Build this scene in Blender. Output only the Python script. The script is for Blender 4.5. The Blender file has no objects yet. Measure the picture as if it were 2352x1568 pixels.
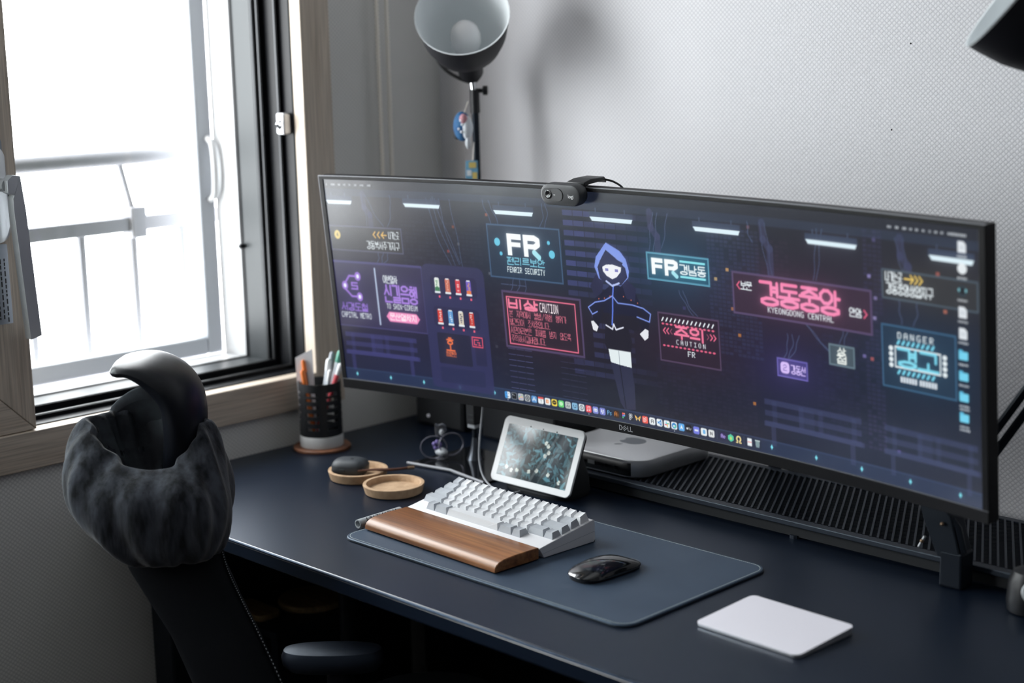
import bpy, bmesh, math, random
import numpy as np
from mathutils import Vector, Matrix, Euler

sc = bpy.context.scene
col = sc.collection
DESK = 0.73          # desk top above the floor; everything below is laid out relative to the desk top

# ------------------------------------------------------------------ camera
cam_data = bpy.data.cameras.new('camera')
cam = bpy.data.objects.new('camera', cam_data)
col.objects.link(cam)
YAW, PITCH, ROLL = 0.7911, 0.1925, -0.0225
fwd = Vector((-math.sin(YAW) * math.cos(PITCH), math.cos(YAW) * math.cos(PITCH), -math.sin(PITCH)))
rgt = Vector((math.cos(YAW), math.sin(YAW), 0))
upv = rgt.cross(fwd)
r2 = math.cos(ROLL) * rgt + math.sin(ROLL) * upv
u2 = -math.sin(ROLL) * rgt + math.cos(ROLL) * upv
m = Matrix((r2, u2, -fwd)).transposed().to_4x4()
m.translation = Vector((2.3075, -1.3089, 0.7377))
cam.matrix_world = m
cam_data.sensor_width = 36.0
cam_data.lens = 3683.2 / 2352 * 36
cam_data.clip_start = 0.05
cam_data.dof.use_dof = True
cam_data.dof.focus_distance = 2.36
cam_data.dof.aperture_fstop = 2.6
sc.camera = cam

# ------------------------------------------------------------------ world, daylight, exposure
world = bpy.data.worlds.new('overcast_sky')
sc.world = world
world.use_nodes = True
wn = world.node_tree
wn.nodes.clear()
wo = wn.nodes.new('ShaderNodeOutputWorld')
wb = wn.nodes.new('ShaderNodeBackground')
wb.inputs['Color'].default_value = (1.0, 0.972, 0.985, 1)
wb.inputs['Strength'].default_value = 15.0
wn.links.new(wb.outputs[0], wo.inputs[0])
# light portal in the window opening (guides sampling of the sky, adds no light of its own)
pl = bpy.data.lights.new('window_portal', 'AREA')
pl.shape = 'RECTANGLE'; pl.size = 2.36; pl.size_y = 1.17
pl.cycles.is_portal = True
po = bpy.data.objects.new('window_portal', pl)
po.location = (-0.385, -0.718, 0.7125)
po.rotation_euler = Matrix(((0, 0, -1), (1, 0, 0), (0, -1, 0))).to_euler()
col.objects.link(po)
vs = sc.view_settings
vs.view_transform = 'Standard'; vs.look = 'None'; vs.gamma = 1.0; vs.use_curve_mapping = False
vs.exposure = 0.0
sc.cycles.max_bounces = 7
sc.cycles.diffuse_bounces = 4
sc.cycles.glossy_bounces = 3
sc.cycles.transmission_bounces = 4
sc.cycles.adaptive_threshold = 0.025
sc.cycles.transparent_max_bounces = 12
sc.cycles.caustics_reflective = False
sc.cycles.caustics_refractive = False

# ------------------------------------------------------------------ materials
def lin(c):
    return tuple(((x / 255) / 12.92 if x / 255 <= .04045 else ((x / 255 + .055) / 1.055) ** 2.4) for x in c)

def mat(name, rgb, rough=.5, metal=0., spec=.5, bump=None, vary=None, coat=0., sheen=0., trans=0., ior=1.45, alpha=None, vec='Object', scale3=(1, 1, 1), tint=None):
    """rgb is linear. bump=(scale,strength,detail) noise; vary=(rgb2,scale,detail) noise mix."""
    M = bpy.data.materials.new(name)
    M.use_nodes = True
    nt = M.node_tree
    b = nt.nodes['Principled BSDF']
    b.inputs['Base Color'].default_value = (*rgb, 1)
    b.inputs['Roughness'].default_value = rough
    b.inputs['Metallic'].default_value = metal
    b.inputs['Specular IOR Level'].default_value = spec
    b.inputs['Coat Weight'].default_value = coat
    b.inputs['Coat Roughness'].default_value = .08
    b.inputs['Sheen Weight'].default_value = sheen
    b.inputs['Transmission Weight'].default_value = trans
    b.inputs['IOR'].default_value = ior
    if tint:
        b.inputs['Specular Tint'].default_value = (*tint, 1)
    if alpha is not None:
        b.inputs['Alpha'].default_value = alpha
    if bump or vary:
        tc = nt.nodes.new('ShaderNodeTexCoord')
        mp = nt.nodes.new('ShaderNodeMapping'); mp.inputs['Scale'].default_value = scale3
        nt.links.new(tc.outputs[vec], mp.inputs[0])
    if bump:
        n = nt.nodes.new('ShaderNodeTexNoise'); n.inputs['Scale'].default_value = bump[0]
        n.inputs['Detail'].default_value = bump[2] if len(bump) > 2 else 3
        nt.links.new(mp.outputs[0], n.inputs['Vector'])
        bp = nt.nodes.new('ShaderNodeBump'); bp.inputs['Strength'].default_value = bump[1]
        bp.inputs['Distance'].default_value = .001
        nt.links.new(n.outputs['Fac'], bp.inputs['Height'])
        nt.links.new(bp.outputs[0], b.inputs['Normal'])
    if vary:
        n = nt.nodes.new('ShaderNodeTexNoise'); n.inputs['Scale'].default_value = vary[1]
        n.inputs['Detail'].default_value = vary[2] if len(vary) > 2 else 4
        nt.links.new(mp.outputs[0], n.inputs['Vector'])
        rp = nt.nodes.new('ShaderNodeValToRGB')
        rp.color_ramp.elements[0].position = .35; rp.color_ramp.elements[1].position = .65
        rp.color_ramp.elements[0].color = (*rgb, 1); rp.color_ramp.elements[1].color = (*vary[0], 1)
        nt.links.new(n.outputs['Fac'], rp.inputs[0])
        nt.links.new(rp.outputs[0], b.inputs['Base Color'])
    return M

def wood(name, c1, c2, c3, axis=0, rough=.45, scale=1., coat=0., vec='Object'):
    M = bpy.data.materials.new(name); M.use_nodes = True
    nt = M.node_tree; b = nt.nodes['Principled BSDF']
    b.inputs['Roughness'].default_value = rough; b.inputs['Coat Weight'].default_value = coat
    b.inputs['Coat Roughness'].default_value = .2
    tc = nt.nodes.new('ShaderNodeTexCoord')
    mp = nt.nodes.new('ShaderNodeMapping')
    s = [60 * scale] * 3; s[axis] = 3.2 * scale
    mp.inputs['Scale'].default_value = s
    nt.links.new(tc.outputs[vec], mp.inputs[0])
    n = nt.nodes.new('ShaderNodeTexNoise'); n.inputs['Scale'].default_value = 1.0; n.inputs['Detail'].default_value = 6
    n.inputs['Distortion'].default_value = .8
    nt.links.new(mp.outputs[0], n.inputs['Vector'])
    mp2 = nt.nodes.new('ShaderNodeMapping')
    s2 = [420 * scale] * 3; s2[axis] = 9 * scale
    mp2.inputs['Scale'].default_value = s2
    nt.links.new(tc.outputs[vec], mp2.inputs[0])
    n2 = nt.nodes.new('ShaderNodeTexNoise'); n2.inputs['Scale'].default_value = 1.0; n2.inputs['Detail'].default_value = 2
    nt.links.new(mp2.outputs[0], n2.inputs['Vector'])
    rp = nt.nodes.new('ShaderNodeValToRGB')
    e = rp.color_ramp.elements
    e[0].position = .3; e[0].color = (*c1, 1); e[1].position = .72; e[1].color = (*c3, 1)
    k = e.new(.5); k.color = (*c2, 1)
    nt.links.new(n.outputs['Fac'], rp.inputs[0])
    mx = nt.nodes.new('ShaderNodeMix'); mx.data_type = 'RGBA'; mx.blend_type = 'MULTIPLY'
    mx.inputs[0].default_value = .45
    rp2 = nt.nodes.new('ShaderNodeValToRGB')
    rp2.color_ramp.elements[0].position = .35; rp2.color_ramp.elements[0].color = (.35, .35, .35, 1)
    rp2.color_ramp.elements[1].position = .6
    nt.links.new(n2.outputs['Fac'], rp2.inputs[0])
    nt.links.new(rp.outputs[0], mx.inputs[6]); nt.links.new(rp2.outputs[0], mx.inputs[7])
    nt.links.new(mx.outputs[2], b.inputs['Base Color'])
    return M

def wallpaper(name, ax, c_hi, c_lo):
    """embossed paper: staggered lens-shaped dimples; ax 0 or 1 = horizontal axis of the wall"""
    M = bpy.data.materials.new(name); M.use_nodes = True
    nt = M.node_tree; b = nt.nodes['Principled BSDF']; b.inputs['Roughness'].default_value = .6
    b.inputs['Specular IOR Level'].default_value = .3
    tc = nt.nodes.new('ShaderNodeTexCoord'); sp = nt.nodes.new('ShaderNodeSeparateXYZ')
    nt.links.new(tc.outputs['Object'], sp.inputs[0])
    def mth(op, a, bb=None):
        n = nt.nodes.new('ShaderNodeMath'); n.operation = op
        for i, v in enumerate((a, bb)):
            if v is None: continue
            if isinstance(v, (int, float)): n.inputs[i].default_value = v
            else: nt.links.new(v, n.inputs[i])
        return n.outputs[0]
    h = mth('MULTIPLY', sp.outputs[ax], math.pi / .0085)
    z = mth('MULTIPLY', sp.outputs[2], math.pi / .0076)
    a = mth('SINE', mth('ADD', h, z)); c = mth('SINE', mth('SUBTRACT', h, z))
    p = mth('ABSOLUTE', mth('MULTIPLY', a, c))
    p = mth('POWER', p, .8)
    rp = nt.nodes.new('ShaderNodeValToRGB')
    rp.color_ramp.elements[0].position = .10; rp.color_ramp.elements[0].color = (*c_lo, 1)
    rp.color_ramp.elements[1].position = .75; rp.color_ramp.elements[1].color = (*c_hi, 1)
    nt.links.new(p, rp.inputs[0]); nt.links.new(rp.outputs[0], b.inputs['Base Color'])
    bp = nt.nodes.new('ShaderNodeBump'); bp.inputs['Strength'].default_value = .22; bp.inputs['Distance'].default_value = .0012
    nt.links.new(p, bp.inputs['Height']); nt.links.new(bp.outputs[0], b.inputs['Normal'])
    return M

def screen_mat(name, rough, strength, spec=.5):
    M = bpy.data.materials.new(name); M.use_nodes = True
    nt = M.node_tree; b = nt.nodes['Principled BSDF']
    b.inputs['Base Color'].default_value = (.005, .005, .006, 1)
    b.inputs['Roughness'].default_value = rough; b.inputs['Specular IOR Level'].default_value = spec
    at = nt.nodes.new('ShaderNodeAttribute'); at.attribute_name = 'picture'
    nt.links.new(at.outputs['Color'], b.inputs['Emission Color'])
    b.inputs['Emission Strength'].default_value = strength
    M.cycles.emission_sampling = 'NONE'   # dim picture: found by bounced rays, keeps the light tree small
    return M

def glass_mat(name):
    M = bpy.data.materials.new(name); M.use_nodes = True
    nt = M.node_tree; nt.nodes.clear()
    o = nt.nodes.new('ShaderNodeOutputMaterial'); t = nt.nodes.new('ShaderNodeBsdfTransparent')
    t.inputs[0].default_value = (.93, .96, .96, 1)
    g = nt.nodes.new('ShaderNodeBsdfGlossy'); g.inputs['Roughness'].default_value = .02
    lw_ = nt.nodes.new('ShaderNodeLayerWeight'); lw_.inputs['Blend'].default_value = .5
    pw = nt.nodes.new('ShaderNodeMath'); pw.operation = 'POWER'; pw.inputs[1].default_value = 5
    nt.links.new(lw_.outputs['Facing'], pw.inputs[0])
    f = nt.nodes.new('ShaderNodeMath'); f.operation = 'MULTIPLY_ADD'; f.inputs[1].default_value = .45; f.inputs[2].default_value = .03
    nt.links.new(pw.outputs[0], f.inputs[0])
    x = nt.nodes.new('ShaderNodeMixShader')
    nt.links.new(f.outputs[0], x.inputs[0]); nt.links.new(t.outputs[0], x.inputs[1]); nt.links.new(g.outputs[0], x.inputs[2])
    nt.links.new(x.outputs[0], o.inputs[0])
    return M

MT = dict(
    wall_back=wallpaper('back_wallpaper', 0, (.735, .73, .75), (.575, .57, .60)),
    wall_left=wallpaper('left_wallpaper', 1, (.76, .755, .73), (.56, .56, .545)),
    wall_plain=mat('dark_unseen_wall', (.16, .16, .17), .8),  # unseen walls, darkened to cut the light they bounce back
    ceiling=mat('ceiling_paper', (.75, .75, .75), .9),
    floor=wood('floor_boards', (.045, .034, .026), (.06, .046, .034), (.08, .06, .045), 0, .4, .4),
    oak=wood('pale_oak_v', (.52, .435, .350), (.60, .515, .425), (.67, .585, .49), 2, .42, .8),
    oak_h=wood('pale_oak_h', (.52, .435, .350), (.60, .515, .425), (.67, .585, .49), 1, .42, .8),
    track=mat('dark_aluminium', (.006, .0065, .008), .38, .0, .16),
    track_lip=mat('worn_aluminium', (.045, .047, .05), .4, .9),
    pvc_grey=mat('grey_pvc', (.040, .045, .048), .4, 0, .25),
    pvc=mat('white_pvc', (.60, .61, .62), .4),
    sash=mat('outer_grey_white_pvc', (.42, .45, .49), .4),
    glass=glass_mat('window_glass'),
    rail=mat('balcony_paint', (.27, .27, .29), .6, 0, .2),
    silver=mat('satin_silver', (.55, .57, .59), .38, .75),
    alu=mat('anodised_aluminium', (.62, .63, .65), .36, .8),
    chrome=mat('chrome', (.75, .76, .78), .12, 1.),
    desk=mat('black_laminate', (.0050, .0085, .017), .33, 0, .5, bump=(900, .06), vec='Object', tint=(.32, .58, 1.0)),
    desk_edge=mat('black_edge_glint', (.02, .022, .028), .22, 0, 1.),
    black=mat('black_plastic', (.010, .011, .013), .42),
    black_metal=mat('black_powder_coat', (.009, .011, .016), .42, 0, .28, tint=(.7, .85, 1.)),
    gloss=mat('black_gloss', (.006, .007, .009), .07, 0, .6, coat=.5),
    bezel=mat('monitor_black', (.006, .006, .007), .42, 0, .22),
    bezel_edge=mat('monitor_silver_edge', (.16, .165, .18), .35, .6),
    cable=mat('grey_cable', (.33, .34, .37), .5),
    cable_black=mat('black_cable', (.012, .012, .013), .5),
    mat_l=mat('slate_leather', (.036, .055, .086), .46, 0, .5, bump=(700, .25, 4), vary=((.043, .064, .098), 14, 3), tint=(.6, .8, 1.)),
    thread=mat('pale_thread', (.42, .48, .48), .7),
    mat_edge=mat('leather_edge', (.018, .024, .032), .55),
    walnut=wood('walnut', (.13, .046, .014), (.27, .105, .034), (.42, .185, .065), 0, .36, .55, .12),
    kb_case=mat('offwhite_case', (.76, .76, .78), .45, bump=(2500, .05)),
    key=mat('pale_keycap', (.68, .69, .71), .5, bump=(3000, .06)),
    key_g=mat('grey_keycap', (.42, .445, .48), .5, bump=(3000, .06)),
    white=mat('white_glass', (.90, .875, .945), .25),
    white_p=mat('white_plastic', (.75, .76, .77), .38),
    cork=mat('pale_cork', (.50, .34, .21), .8, bump=(500, .5, 5), vary=((.40, .26, .155), 90, 6)),
    wood_d=wood('dark_coaster_wood', (.16, .06, .03), (.22, .09, .045), (.28, .12, .06), 0, .5),
    bamboo=wood('bamboo', (.24, .155, .06), (.30, .20, .085), (.36, .25, .12), 0, .45, .5),
    earbud=mat('charcoal_silicone', (.030, .036, .043), .55),
    leather_b=mat('brown_leather', (.085, .032, .018), .5),
    brass=mat('aged_brass', (.32, .22, .14), .4, .8),
    cloth_g=mat('grey_microfibre', (.30, .32, .34), .85, bump=(1200, .4), sheen=.3),
    ink=mat('black_ink', (.012, .012, .013), .7),
    paper=mat('paper_card', (.75, .76, .79), .7),
    orange=mat('orange_plastic', (.62, .16, .03), .4),
    red=mat('pink_red_plastic', (.60, .08, .10), .4),
    pen_w=mat('clear_white_barrel', (.68, .73, .78), .25),
    pen_g=mat('green_cap', (.10, .35, .26), .35),
    pen_grey=mat('grey_barrel', (.30, .33, .37), .35),
    acrylic=mat('clear_acrylic', (.8, .82, .9), .05, 0, .5, trans=.85, ior=1.3),
    ring=mat('pearly_tube', (.20, .20, .25), .25, .3),
    violet=mat('violet_enamel', (.22, .17, .45), .4),
    pale=mat('pale_enamel', (.55, .58, .62), .4),
    shade_out=mat('matt_black_enamel', (.008, .008, .011), .5, 0, .3),
    foot=mat('black_chrome', (.10, .11, .13), .28, .9),
    shelf=mat('blue_black_steel', (.020, .024, .033), .40, 0, .5, tint=(.7, .85, 1.)),
    shade_in=mat('white_enamel', (.78, .82, .84), .45),
    bulb=mat('frosted_bulb', (.70, .70, .71), .35),
    hoodie=mat('heather_knit', (.0055, .0065, .009), .95, 0, .15, bump=(260, .7, 4), vary=((.048, .054, .068), 70, 8), sheen=.22, scale3=(1, 1, .25)),
    lining=mat('dark_lining', (.018, .020, .026), .9, vary=((.045, .055, .065), 30, 5)),
    chair=mat('black_upholstery', (.007, .008, .010), .8, 0, .1, bump=(500, .3)),
    chair_pl=mat('black_moulded_plastic', (.005, .006, .009), .34, 0, .18),
    armpad=mat('polyurethane_pad', (.012, .015, .023), .42, bump=(1500, .3), tint=(.6, .78, 1.)),
    blue=mat('blue_plush', (.025, .10, .25), .75, vary=((.04, .15, .32), 80, 3)),
    dots=mat('white_dots', (.75, .8, .85), .7),
    pink=mat('pink_plush', (.55, .28, .32), .8),
    tag=mat('light_blue_card', (.18, .42, .62), .5),
    yellow=mat('yellow_print', (.70, .55, .18), .5),
    sticker=mat('silver_label', (.33, .36, .41), .4, .3),
    cord=mat('beige_cord', (.88, .84, .77), .8),
    pale_green=mat('pale_green_face', (.45, .50, .45), .45),
    clear_p=mat('milky_plastic', (.50, .51, .51), .3),
    led=mat('white_led', (.8, .8, .85), .3),
    display=mat('dark_fabric', (.020, .022, .025), .9),
    apple=mat('polished_black_mark', (.085, .10, .125), .3, .3),
)
bb = MT['led'].node_tree.nodes['Principled BSDF']
bb.inputs['Emission Color'].default_value = (.8, .8, .9, 1); bb.inputs['Emission Strength'].default_value = .15

# ------------------------------------------------------------------ mesh helpers
class MB:
    def __init__(s): s.v = []; s.f = []
    def add(s, vs_, fs):
        o = len(s.v); s.v += [tuple(map(float, q)) for q in vs_]; s.f += [tuple(i + o for i in f) for f in fs]; return s
    def box(s, x0, y0, z0, x1, y1, z1):
        return s.add([(x0, y0, z0), (x1, y0, z0), (x1, y1, z0), (x0, y1, z0), (x0, y0, z1), (x1, y0, z1), (x1, y1, z1), (x0, y1, z1)],
                     [(0, 3, 2, 1), (4, 5, 6, 7), (0, 1, 5, 4), (1, 2, 6, 5), (2, 3, 7, 6), (3, 0, 4, 7)])
    def cbox(s, c, d): return s.box(c[0] - d[0] / 2, c[1] - d[1] / 2, c[2] - d[2] / 2, c[0] + d[0] / 2, c[1] + d[1] / 2, c[2] + d[2] / 2)
    def loft(s, rings, cap0=True, cap1=True, closed=True):
        n = len(rings[0]); o = len(s.v)
        for r in rings: s.v += [tuple(map(float, q)) for q in r]
        for i in range(len(rings) - 1):
            for j in range(n if closed else n - 1):
                a, b = o + i * n + j, o + i * n + (j + 1) % n
                s.f.append((a, b, b + n, a + n))
        if cap0: s.f.append(tuple(o + j for j in range(n))[::-1])
        if cap1: s.f.append(tuple(o + (len(rings) - 1) * n + j for j in range(n)))
        return s
    def tube(s, pts, r, n=10, cap=True):
        pts = [Vector(p) for p in pts]; rs = r if isinstance(r, (list, tuple)) else [r] * len(pts)
        rings = []; prev = None
        for i, p in enumerate(pts):
            t = (pts[min(i + 1, len(pts) - 1)] - pts[max(i - 1, 0)]).normalized()
            if prev is None:
                a = t.orthogonal().normalized()
            else:
                a = (prev - t * prev.dot(t)).normalized()
            prev = a; b = t.cross(a)
            rings.append([p + (a * math.cos(2 * math.pi * k / n) + b * math.sin(2 * math.pi * k / n)) * rs[i] for k in range(n)])
        return s.loft(rings, cap, cap)
    def lathe(s, prof, n=32, axis=(0, 0, 1), origin=(0, 0, 0), close=True):
        """prof = [(radius, height)]"""
        ax = Vector(axis).normalized(); a = ax.orthogonal().normalized(); b = ax.cross(a); o = Vector(origin)
        rings = [[o + ax * h + (a * math.cos(2 * math.pi * k / n) + b * math.sin(2 * math.pi * k / n)) * max(r, 1e-5) for k in range(n)] for r, h in prof]
        return s.loft(rings, close, close)
    def prism(s, outline, z0, z1):
        return s.loft([[(x, y, z0) for x, y in outline], [(x, y, z1) for x, y in outline]])
    def sphere(s, c, r, nu=16, nv=10):
        r = r if isinstance(r, (tuple, list)) else (r, r, r)
        rings = []
        for i in range(nv + 1):
            t = math.pi * (i / nv) ; t = min(max(t, .02), math.pi - .02)
            rings.append([(c[0] + r[0] * math.sin(t) * math.cos(2 * math.pi * k / nu), c[1] + r[1] * math.sin(t) * math.sin(2 * math.pi * k / nu), c[2] - r[2] * math.cos(t)) for k in range(nu)])
        return s.loft(rings)

def rrect(w, d, r, n=6, cx=0, cy=0):
    out = []
    for sx, sy, a0 in ((1, 1, 0), (-1, 1, 90), (-1, -1, 180), (1, -1, 270)):
        for k in range(n + 1):
            a = math.radians(a0 + 90 * k / n)
            out.append((cx + sx * (w / 2 - r) + r * math.cos(a), cy + sy * (d / 2 - r) + r * math.sin(a)))
    return out

def mesh_of(name, mb):
    me = bpy.data.meshes.new(name); me.from_pydata(mb.v, [], mb.f); me.update()
    bm = bmesh.new(); bm.from_mesh(me); bmesh.ops.recalc_face_normals(bm, faces=bm.faces); bm.to_mesh(me); bm.free()
    return me

def obj(name, mb, material, parent=None, smooth=False, bevel=0, seg=2, world=False, sub=0):
    if world and parent is not None:
        L = parent.location; mb.v = [(x - L.x, y - L.y, z - L.z) for x, y, z in mb.v]
    me = mb if isinstance(mb, bpy.types.Mesh) else mesh_of(name, mb)
    o = bpy.data.objects.new(name, me); col.objects.link(o)
    if material is not None and not me.materials:
        me.materials.append(MT[material] if isinstance(material, str) else material)
    if parent is not None: o.parent = parent
    if bevel:
        b = o.modifiers.new('bevel', 'BEVEL'); b.width = bevel; b.segments = seg; b.limit_method = 'ANGLE'; b.angle_limit = math.radians(40)
    if sub:
        b = o.modifiers.new('sub', 'SUBSURF'); b.levels = sub; b.render_levels = sub
    if smooth:
        for p in me.polygons: p.use_smooth = True
        try: me.set_sharp_from_angle(angle=math.radians(40))
        except Exception: pass
    return o

def nest(child, part):
    child.parent = part
    return child

def tag(o, label, cat, group=None):
    o['label'] = label; o['category'] = cat
    if group: o['group'] = group
    return o

def thing(name, label, cat, loc=(0, 0, 0), rot=(0, 0, 0), group=None):
    o = bpy.data.objects.new(name, None); col.objects.link(o)
    o.empty_display_size = .05; o.location = loc; o.rotation_euler = rot
    return tag(o, label, cat, group)

def struct(name, mb, material, parent=None, **k):
    o = obj(name, mb, material, parent, **k)
    if parent is None: o['kind'] = 'structure'
    return o

def text_mesh(body, size, extrude=.0002):
    cu = bpy.data.curves.new('lettering', 'FONT'); cu.body = body; cu.size = size; cu.extrude = extrude
    cu.align_x = 'CENTER'; cu.align_y = 'CENTER'; cu.resolution_u = 3
    o = bpy.data.objects.new('lettering', cu); col.objects.link(o)
    dg = bpy.context.evaluated_depsgraph_get(); dg.update()
    me = bpy.data.meshes.new_from_object(o.evaluated_get(dg))
    bpy.data.objects.remove(o); me.materials.clear()
    return me

def smooth_path(pts, n=8):
    """Catmull-Rom"""
    P = [Vector(p) for p in pts]; P = [P[0] * 2 - P[1]] + P + [P[-1] * 2 - P[-2]]
    out = []
    for i in range(1, len(P) - 2):
        a, b, c, d = P[i - 1], P[i], P[i + 1], P[i + 2]
        for k in range(n):
            t = k / n
            out.append(.5 * ((2 * b) + (c - a) * t + (2 * a - 5 * b + 4 * c - d) * t * t + (3 * b - a - 3 * c + d) * t ** 3))
    out.append(P[-2]); return out

# ------------------------------------------------------------------ the room
YB = 0.80            # back wall
XL = -0.008          # left wall face (the oak casing stands 8 mm proud of it)
OY0, OY1, OZ0, OZ1 = -1.90, 0.464, 0.125, 1.30      # window opening
struct('floor', MB().box(-.4, -2.9, -.83, 3.5, .95, -.73), 'floor')
struct('ceiling', MB().box(-.4, -2.9, 1.67, 3.5, .95, 1.77), 'ceiling')
wb_ = struct('wall_back', MB().box(-.4, YB, -.73, 3.5, .95, 1.67), 'wall_back')
for x, z in ((.9936, .5766), (1.0226, .7034)):
    obj('nail_hole', MB().lathe([(.0011, 0), (.0013, .0004), (.0006, .0008)], 8, (0, -1, 0), (x, YB, z)), 'ink', wb_)
struct('wall_right', MB().box(3.4, -2.9, -.73, 3.5, YB, 1.67), 'wall_plain')
struct('wall_front', MB().box(-.4, -2.9, -.73, 3.4, -2.8, 1.67), 'wall_plain')
w = MB()
w.box(-.28, -2.8, -.73, XL, YB, OZ0 - .03); w.box(-.28, -2.8, OZ1 + .03, XL, YB, 1.67)
w.box(-.28, OY1 + .03, OZ0 - .03, XL, YB, OZ1 + .03); w.box(-.28, -2.8, OZ0 - .03, XL, OY0 - .03, OZ1 + .03)
struct('wall_left', w, 'wall_left')

win = bpy.data.objects.new('window_1', None); col.objects.link(win); win['kind'] = 'structure'
win.location = (0, -.7, .1)
CW = .062
def wobj(n, mb, m, par=win, **k): return obj(n, mb, m, par, world=(par is win), **k)
# oak casing, four boards
wobj('casing_board', MB().box(-.030, OY1, OZ0 - CW, 0, OY1 + CW + .003, OZ1 + CW), 'oak', bevel=.0015)
wobj('casing_board', MB().box(-.030, OY0 - CW, OZ0 - CW, 0, OY0, OZ1 + CW), 'oak', bevel=.0015)
wobj('casing_board', MB().box(-.030, OY0, OZ0 - CW, .0005, OY1, OZ0), 'oak_h', bevel=.0015)
wobj('casing_board', MB().box(-.030, OY0, OZ1, .0005, OY1, OZ1 + CW), 'oak_h', bevel=.0015)
def ring(mb, x0, x1, i, t):
    """rectangular frame between depths x0..x1, inner faces inset i from the opening, thickness t outwards"""
    a, b, c, d = OY0 + i, OY1 - i, OZ0 + i, OZ1 - i
    mb.box(x0, b, c - t, x1, b + t, d + t); mb.box(x0, a - t, c - t, x1, a, d + t)
    mb.box(x0, a, c - t, x1, b, c); mb.box(x0, a, d, x1, b, d + t)
    return mb
mb = ring(MB(), -.140, -.030, .002, .030)
wobj('track_frame', mb, 'track', bevel=.001)
for x, i in ((-.063, .009), (-.110, .013), (-.135, .007)):
    wobj('track_rail', ring(MB(), x - .004, x + .004, i, i - .002 + .002), 'track', bevel=.001)
    wobj('track_lip', ring(MB(), x - .0015, x + .0015, i + .0012, .0016), 'track_lip')
wobj('inner_sill_frame', ring(MB(), -.200, -.140, .006, .032), 'pvc_grey', bevel=.002)
wobj('outer_sill_frame', ring(MB(), -.285, -.200, .004, .030), 'pvc', bevel=.003)
wobj('gasket', ring(MB(), -.206, -.198, .008, .006), 'track')
# outer white sash with its pane
def sash_frame(y0, y1, x0, x1, st, rb, m, glassx, z0, z1, nm):
    s = bpy.data.objects.new(nm, None); col.objects.link(s); s.parent = win; s.location = (0, 0, 0)
    L = win.location
    def so(n, mb, mm, **k):
        mb.v = [(x - L.x, y - L.y, z - L.z) for x, y, z in mb.v]; return obj(n, mb, mm, s, **k)
    so('stile', MB().box(x0, y1 - st, z0, x1, y1, z1), m, bevel=.004); so('stile', MB().box(x0, y0, z0, x1, y0 + st, z1), m, bevel=.004)
    so('rail', MB().box(x0, y0 + st, z0, x1, y1 - st, z0 + rb), m, bevel=.004); so('rail', MB().box(x0, y0 + st, z1 - rb, x1, y1 - st, z1), m, bevel=.004)
    so('pane', MB().box(glassx - .002, y0 + st - .003, z0 + rb - .003, glassx + .002, y1 - st + .003, z1 - rb + .003), 'glass')
    return s, so
s1, so = sash_frame(-.74, OY1 - .002, -.325, -.287, .036, .036, 'sash', -.306, OZ0 + .002, OZ1 - .002, 'outer_sash')
hb = MB().tube(smooth_path([(-.286, .448, .546), (-.268, .447, .535), (-.262, .446, .487), (-.268, .447, .440), (-.286, .448, .428)], 5), .006, 8)
so('sash_handle', hb, 'pvc', smooth=True)
so('stop_screw', MB().lathe([(.0045, 0), (.0045, .012), (.003, .013)], 10, (0, -1, 0), (-.195, .4585, .345)), 'track')
s1b, _ = sash_frame(OY0 + .002, -.70, -.372, -.334, .036, .036, 'sash', -.353, OZ0 + .002, OZ1 - .002, 'outer_sash')
# inner oak sash slid to the left, with mitred corner, lever handle and labels
SY, SL = -.097, -.95
L = win.location
s2 = bpy.data.objects.new('oak_sash', None); col.objects.link(s2); s2.parent = win
def s2o(n, mb, mm, **k):
    mb.v = [(x - L.x, y - L.y, z - L.z) for x, y, z in mb.v]; return obj(n, mb, mm, s2, **k)
SW = .105; sx0, sx1 = -.050, -.004
za, zb = OZ0 + .001, OZ1 - .001
def mitre(y_in, y_out, z_in0, z_out0, z_in1, z_out1):
    pts = [(y_out, z_out0), (y_in, z_in0), (y_in, z_in1), (y_out, z_out1)]
    return MB().loft([[(sx0, y, z) for y, z in pts], [(sx1, y, z) for y, z in pts]])
s2o('stile', mitre(SY - SW, SY, za + SW, za, zb - SW, zb), 'oak', bevel=.0015)
s2o('stile', mitre(SL + SW, SL, za + SW, za, zb - SW, zb), 'oak', bevel=.0015)
pts = [(SL, za), (SY, za), (SY - SW, za + SW), (SL + SW, za + SW)]
s2o('rail', MB().loft([[(sx0, y, z) for y, z in pts], [(sx1 - .0012, y, z) for y, z in pts]]), 'oak_h', bevel=.0015)
pts = [(SL, zb), (SY, zb), (SY - SW, zb - SW), (SL + SW, zb - SW)]
s2o('rail', MB().loft([[(sx0, y, z) for y, z in pts], [(sx1 - .0012, y, z) for y, z in pts]]), 'oak_h', bevel=.0015)
s2o('pane', MB().box(-.03, SL + SW - .004, za + SW - .004, -.026, SY - SW + .004, zb - SW + .004), 'glass')
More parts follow.
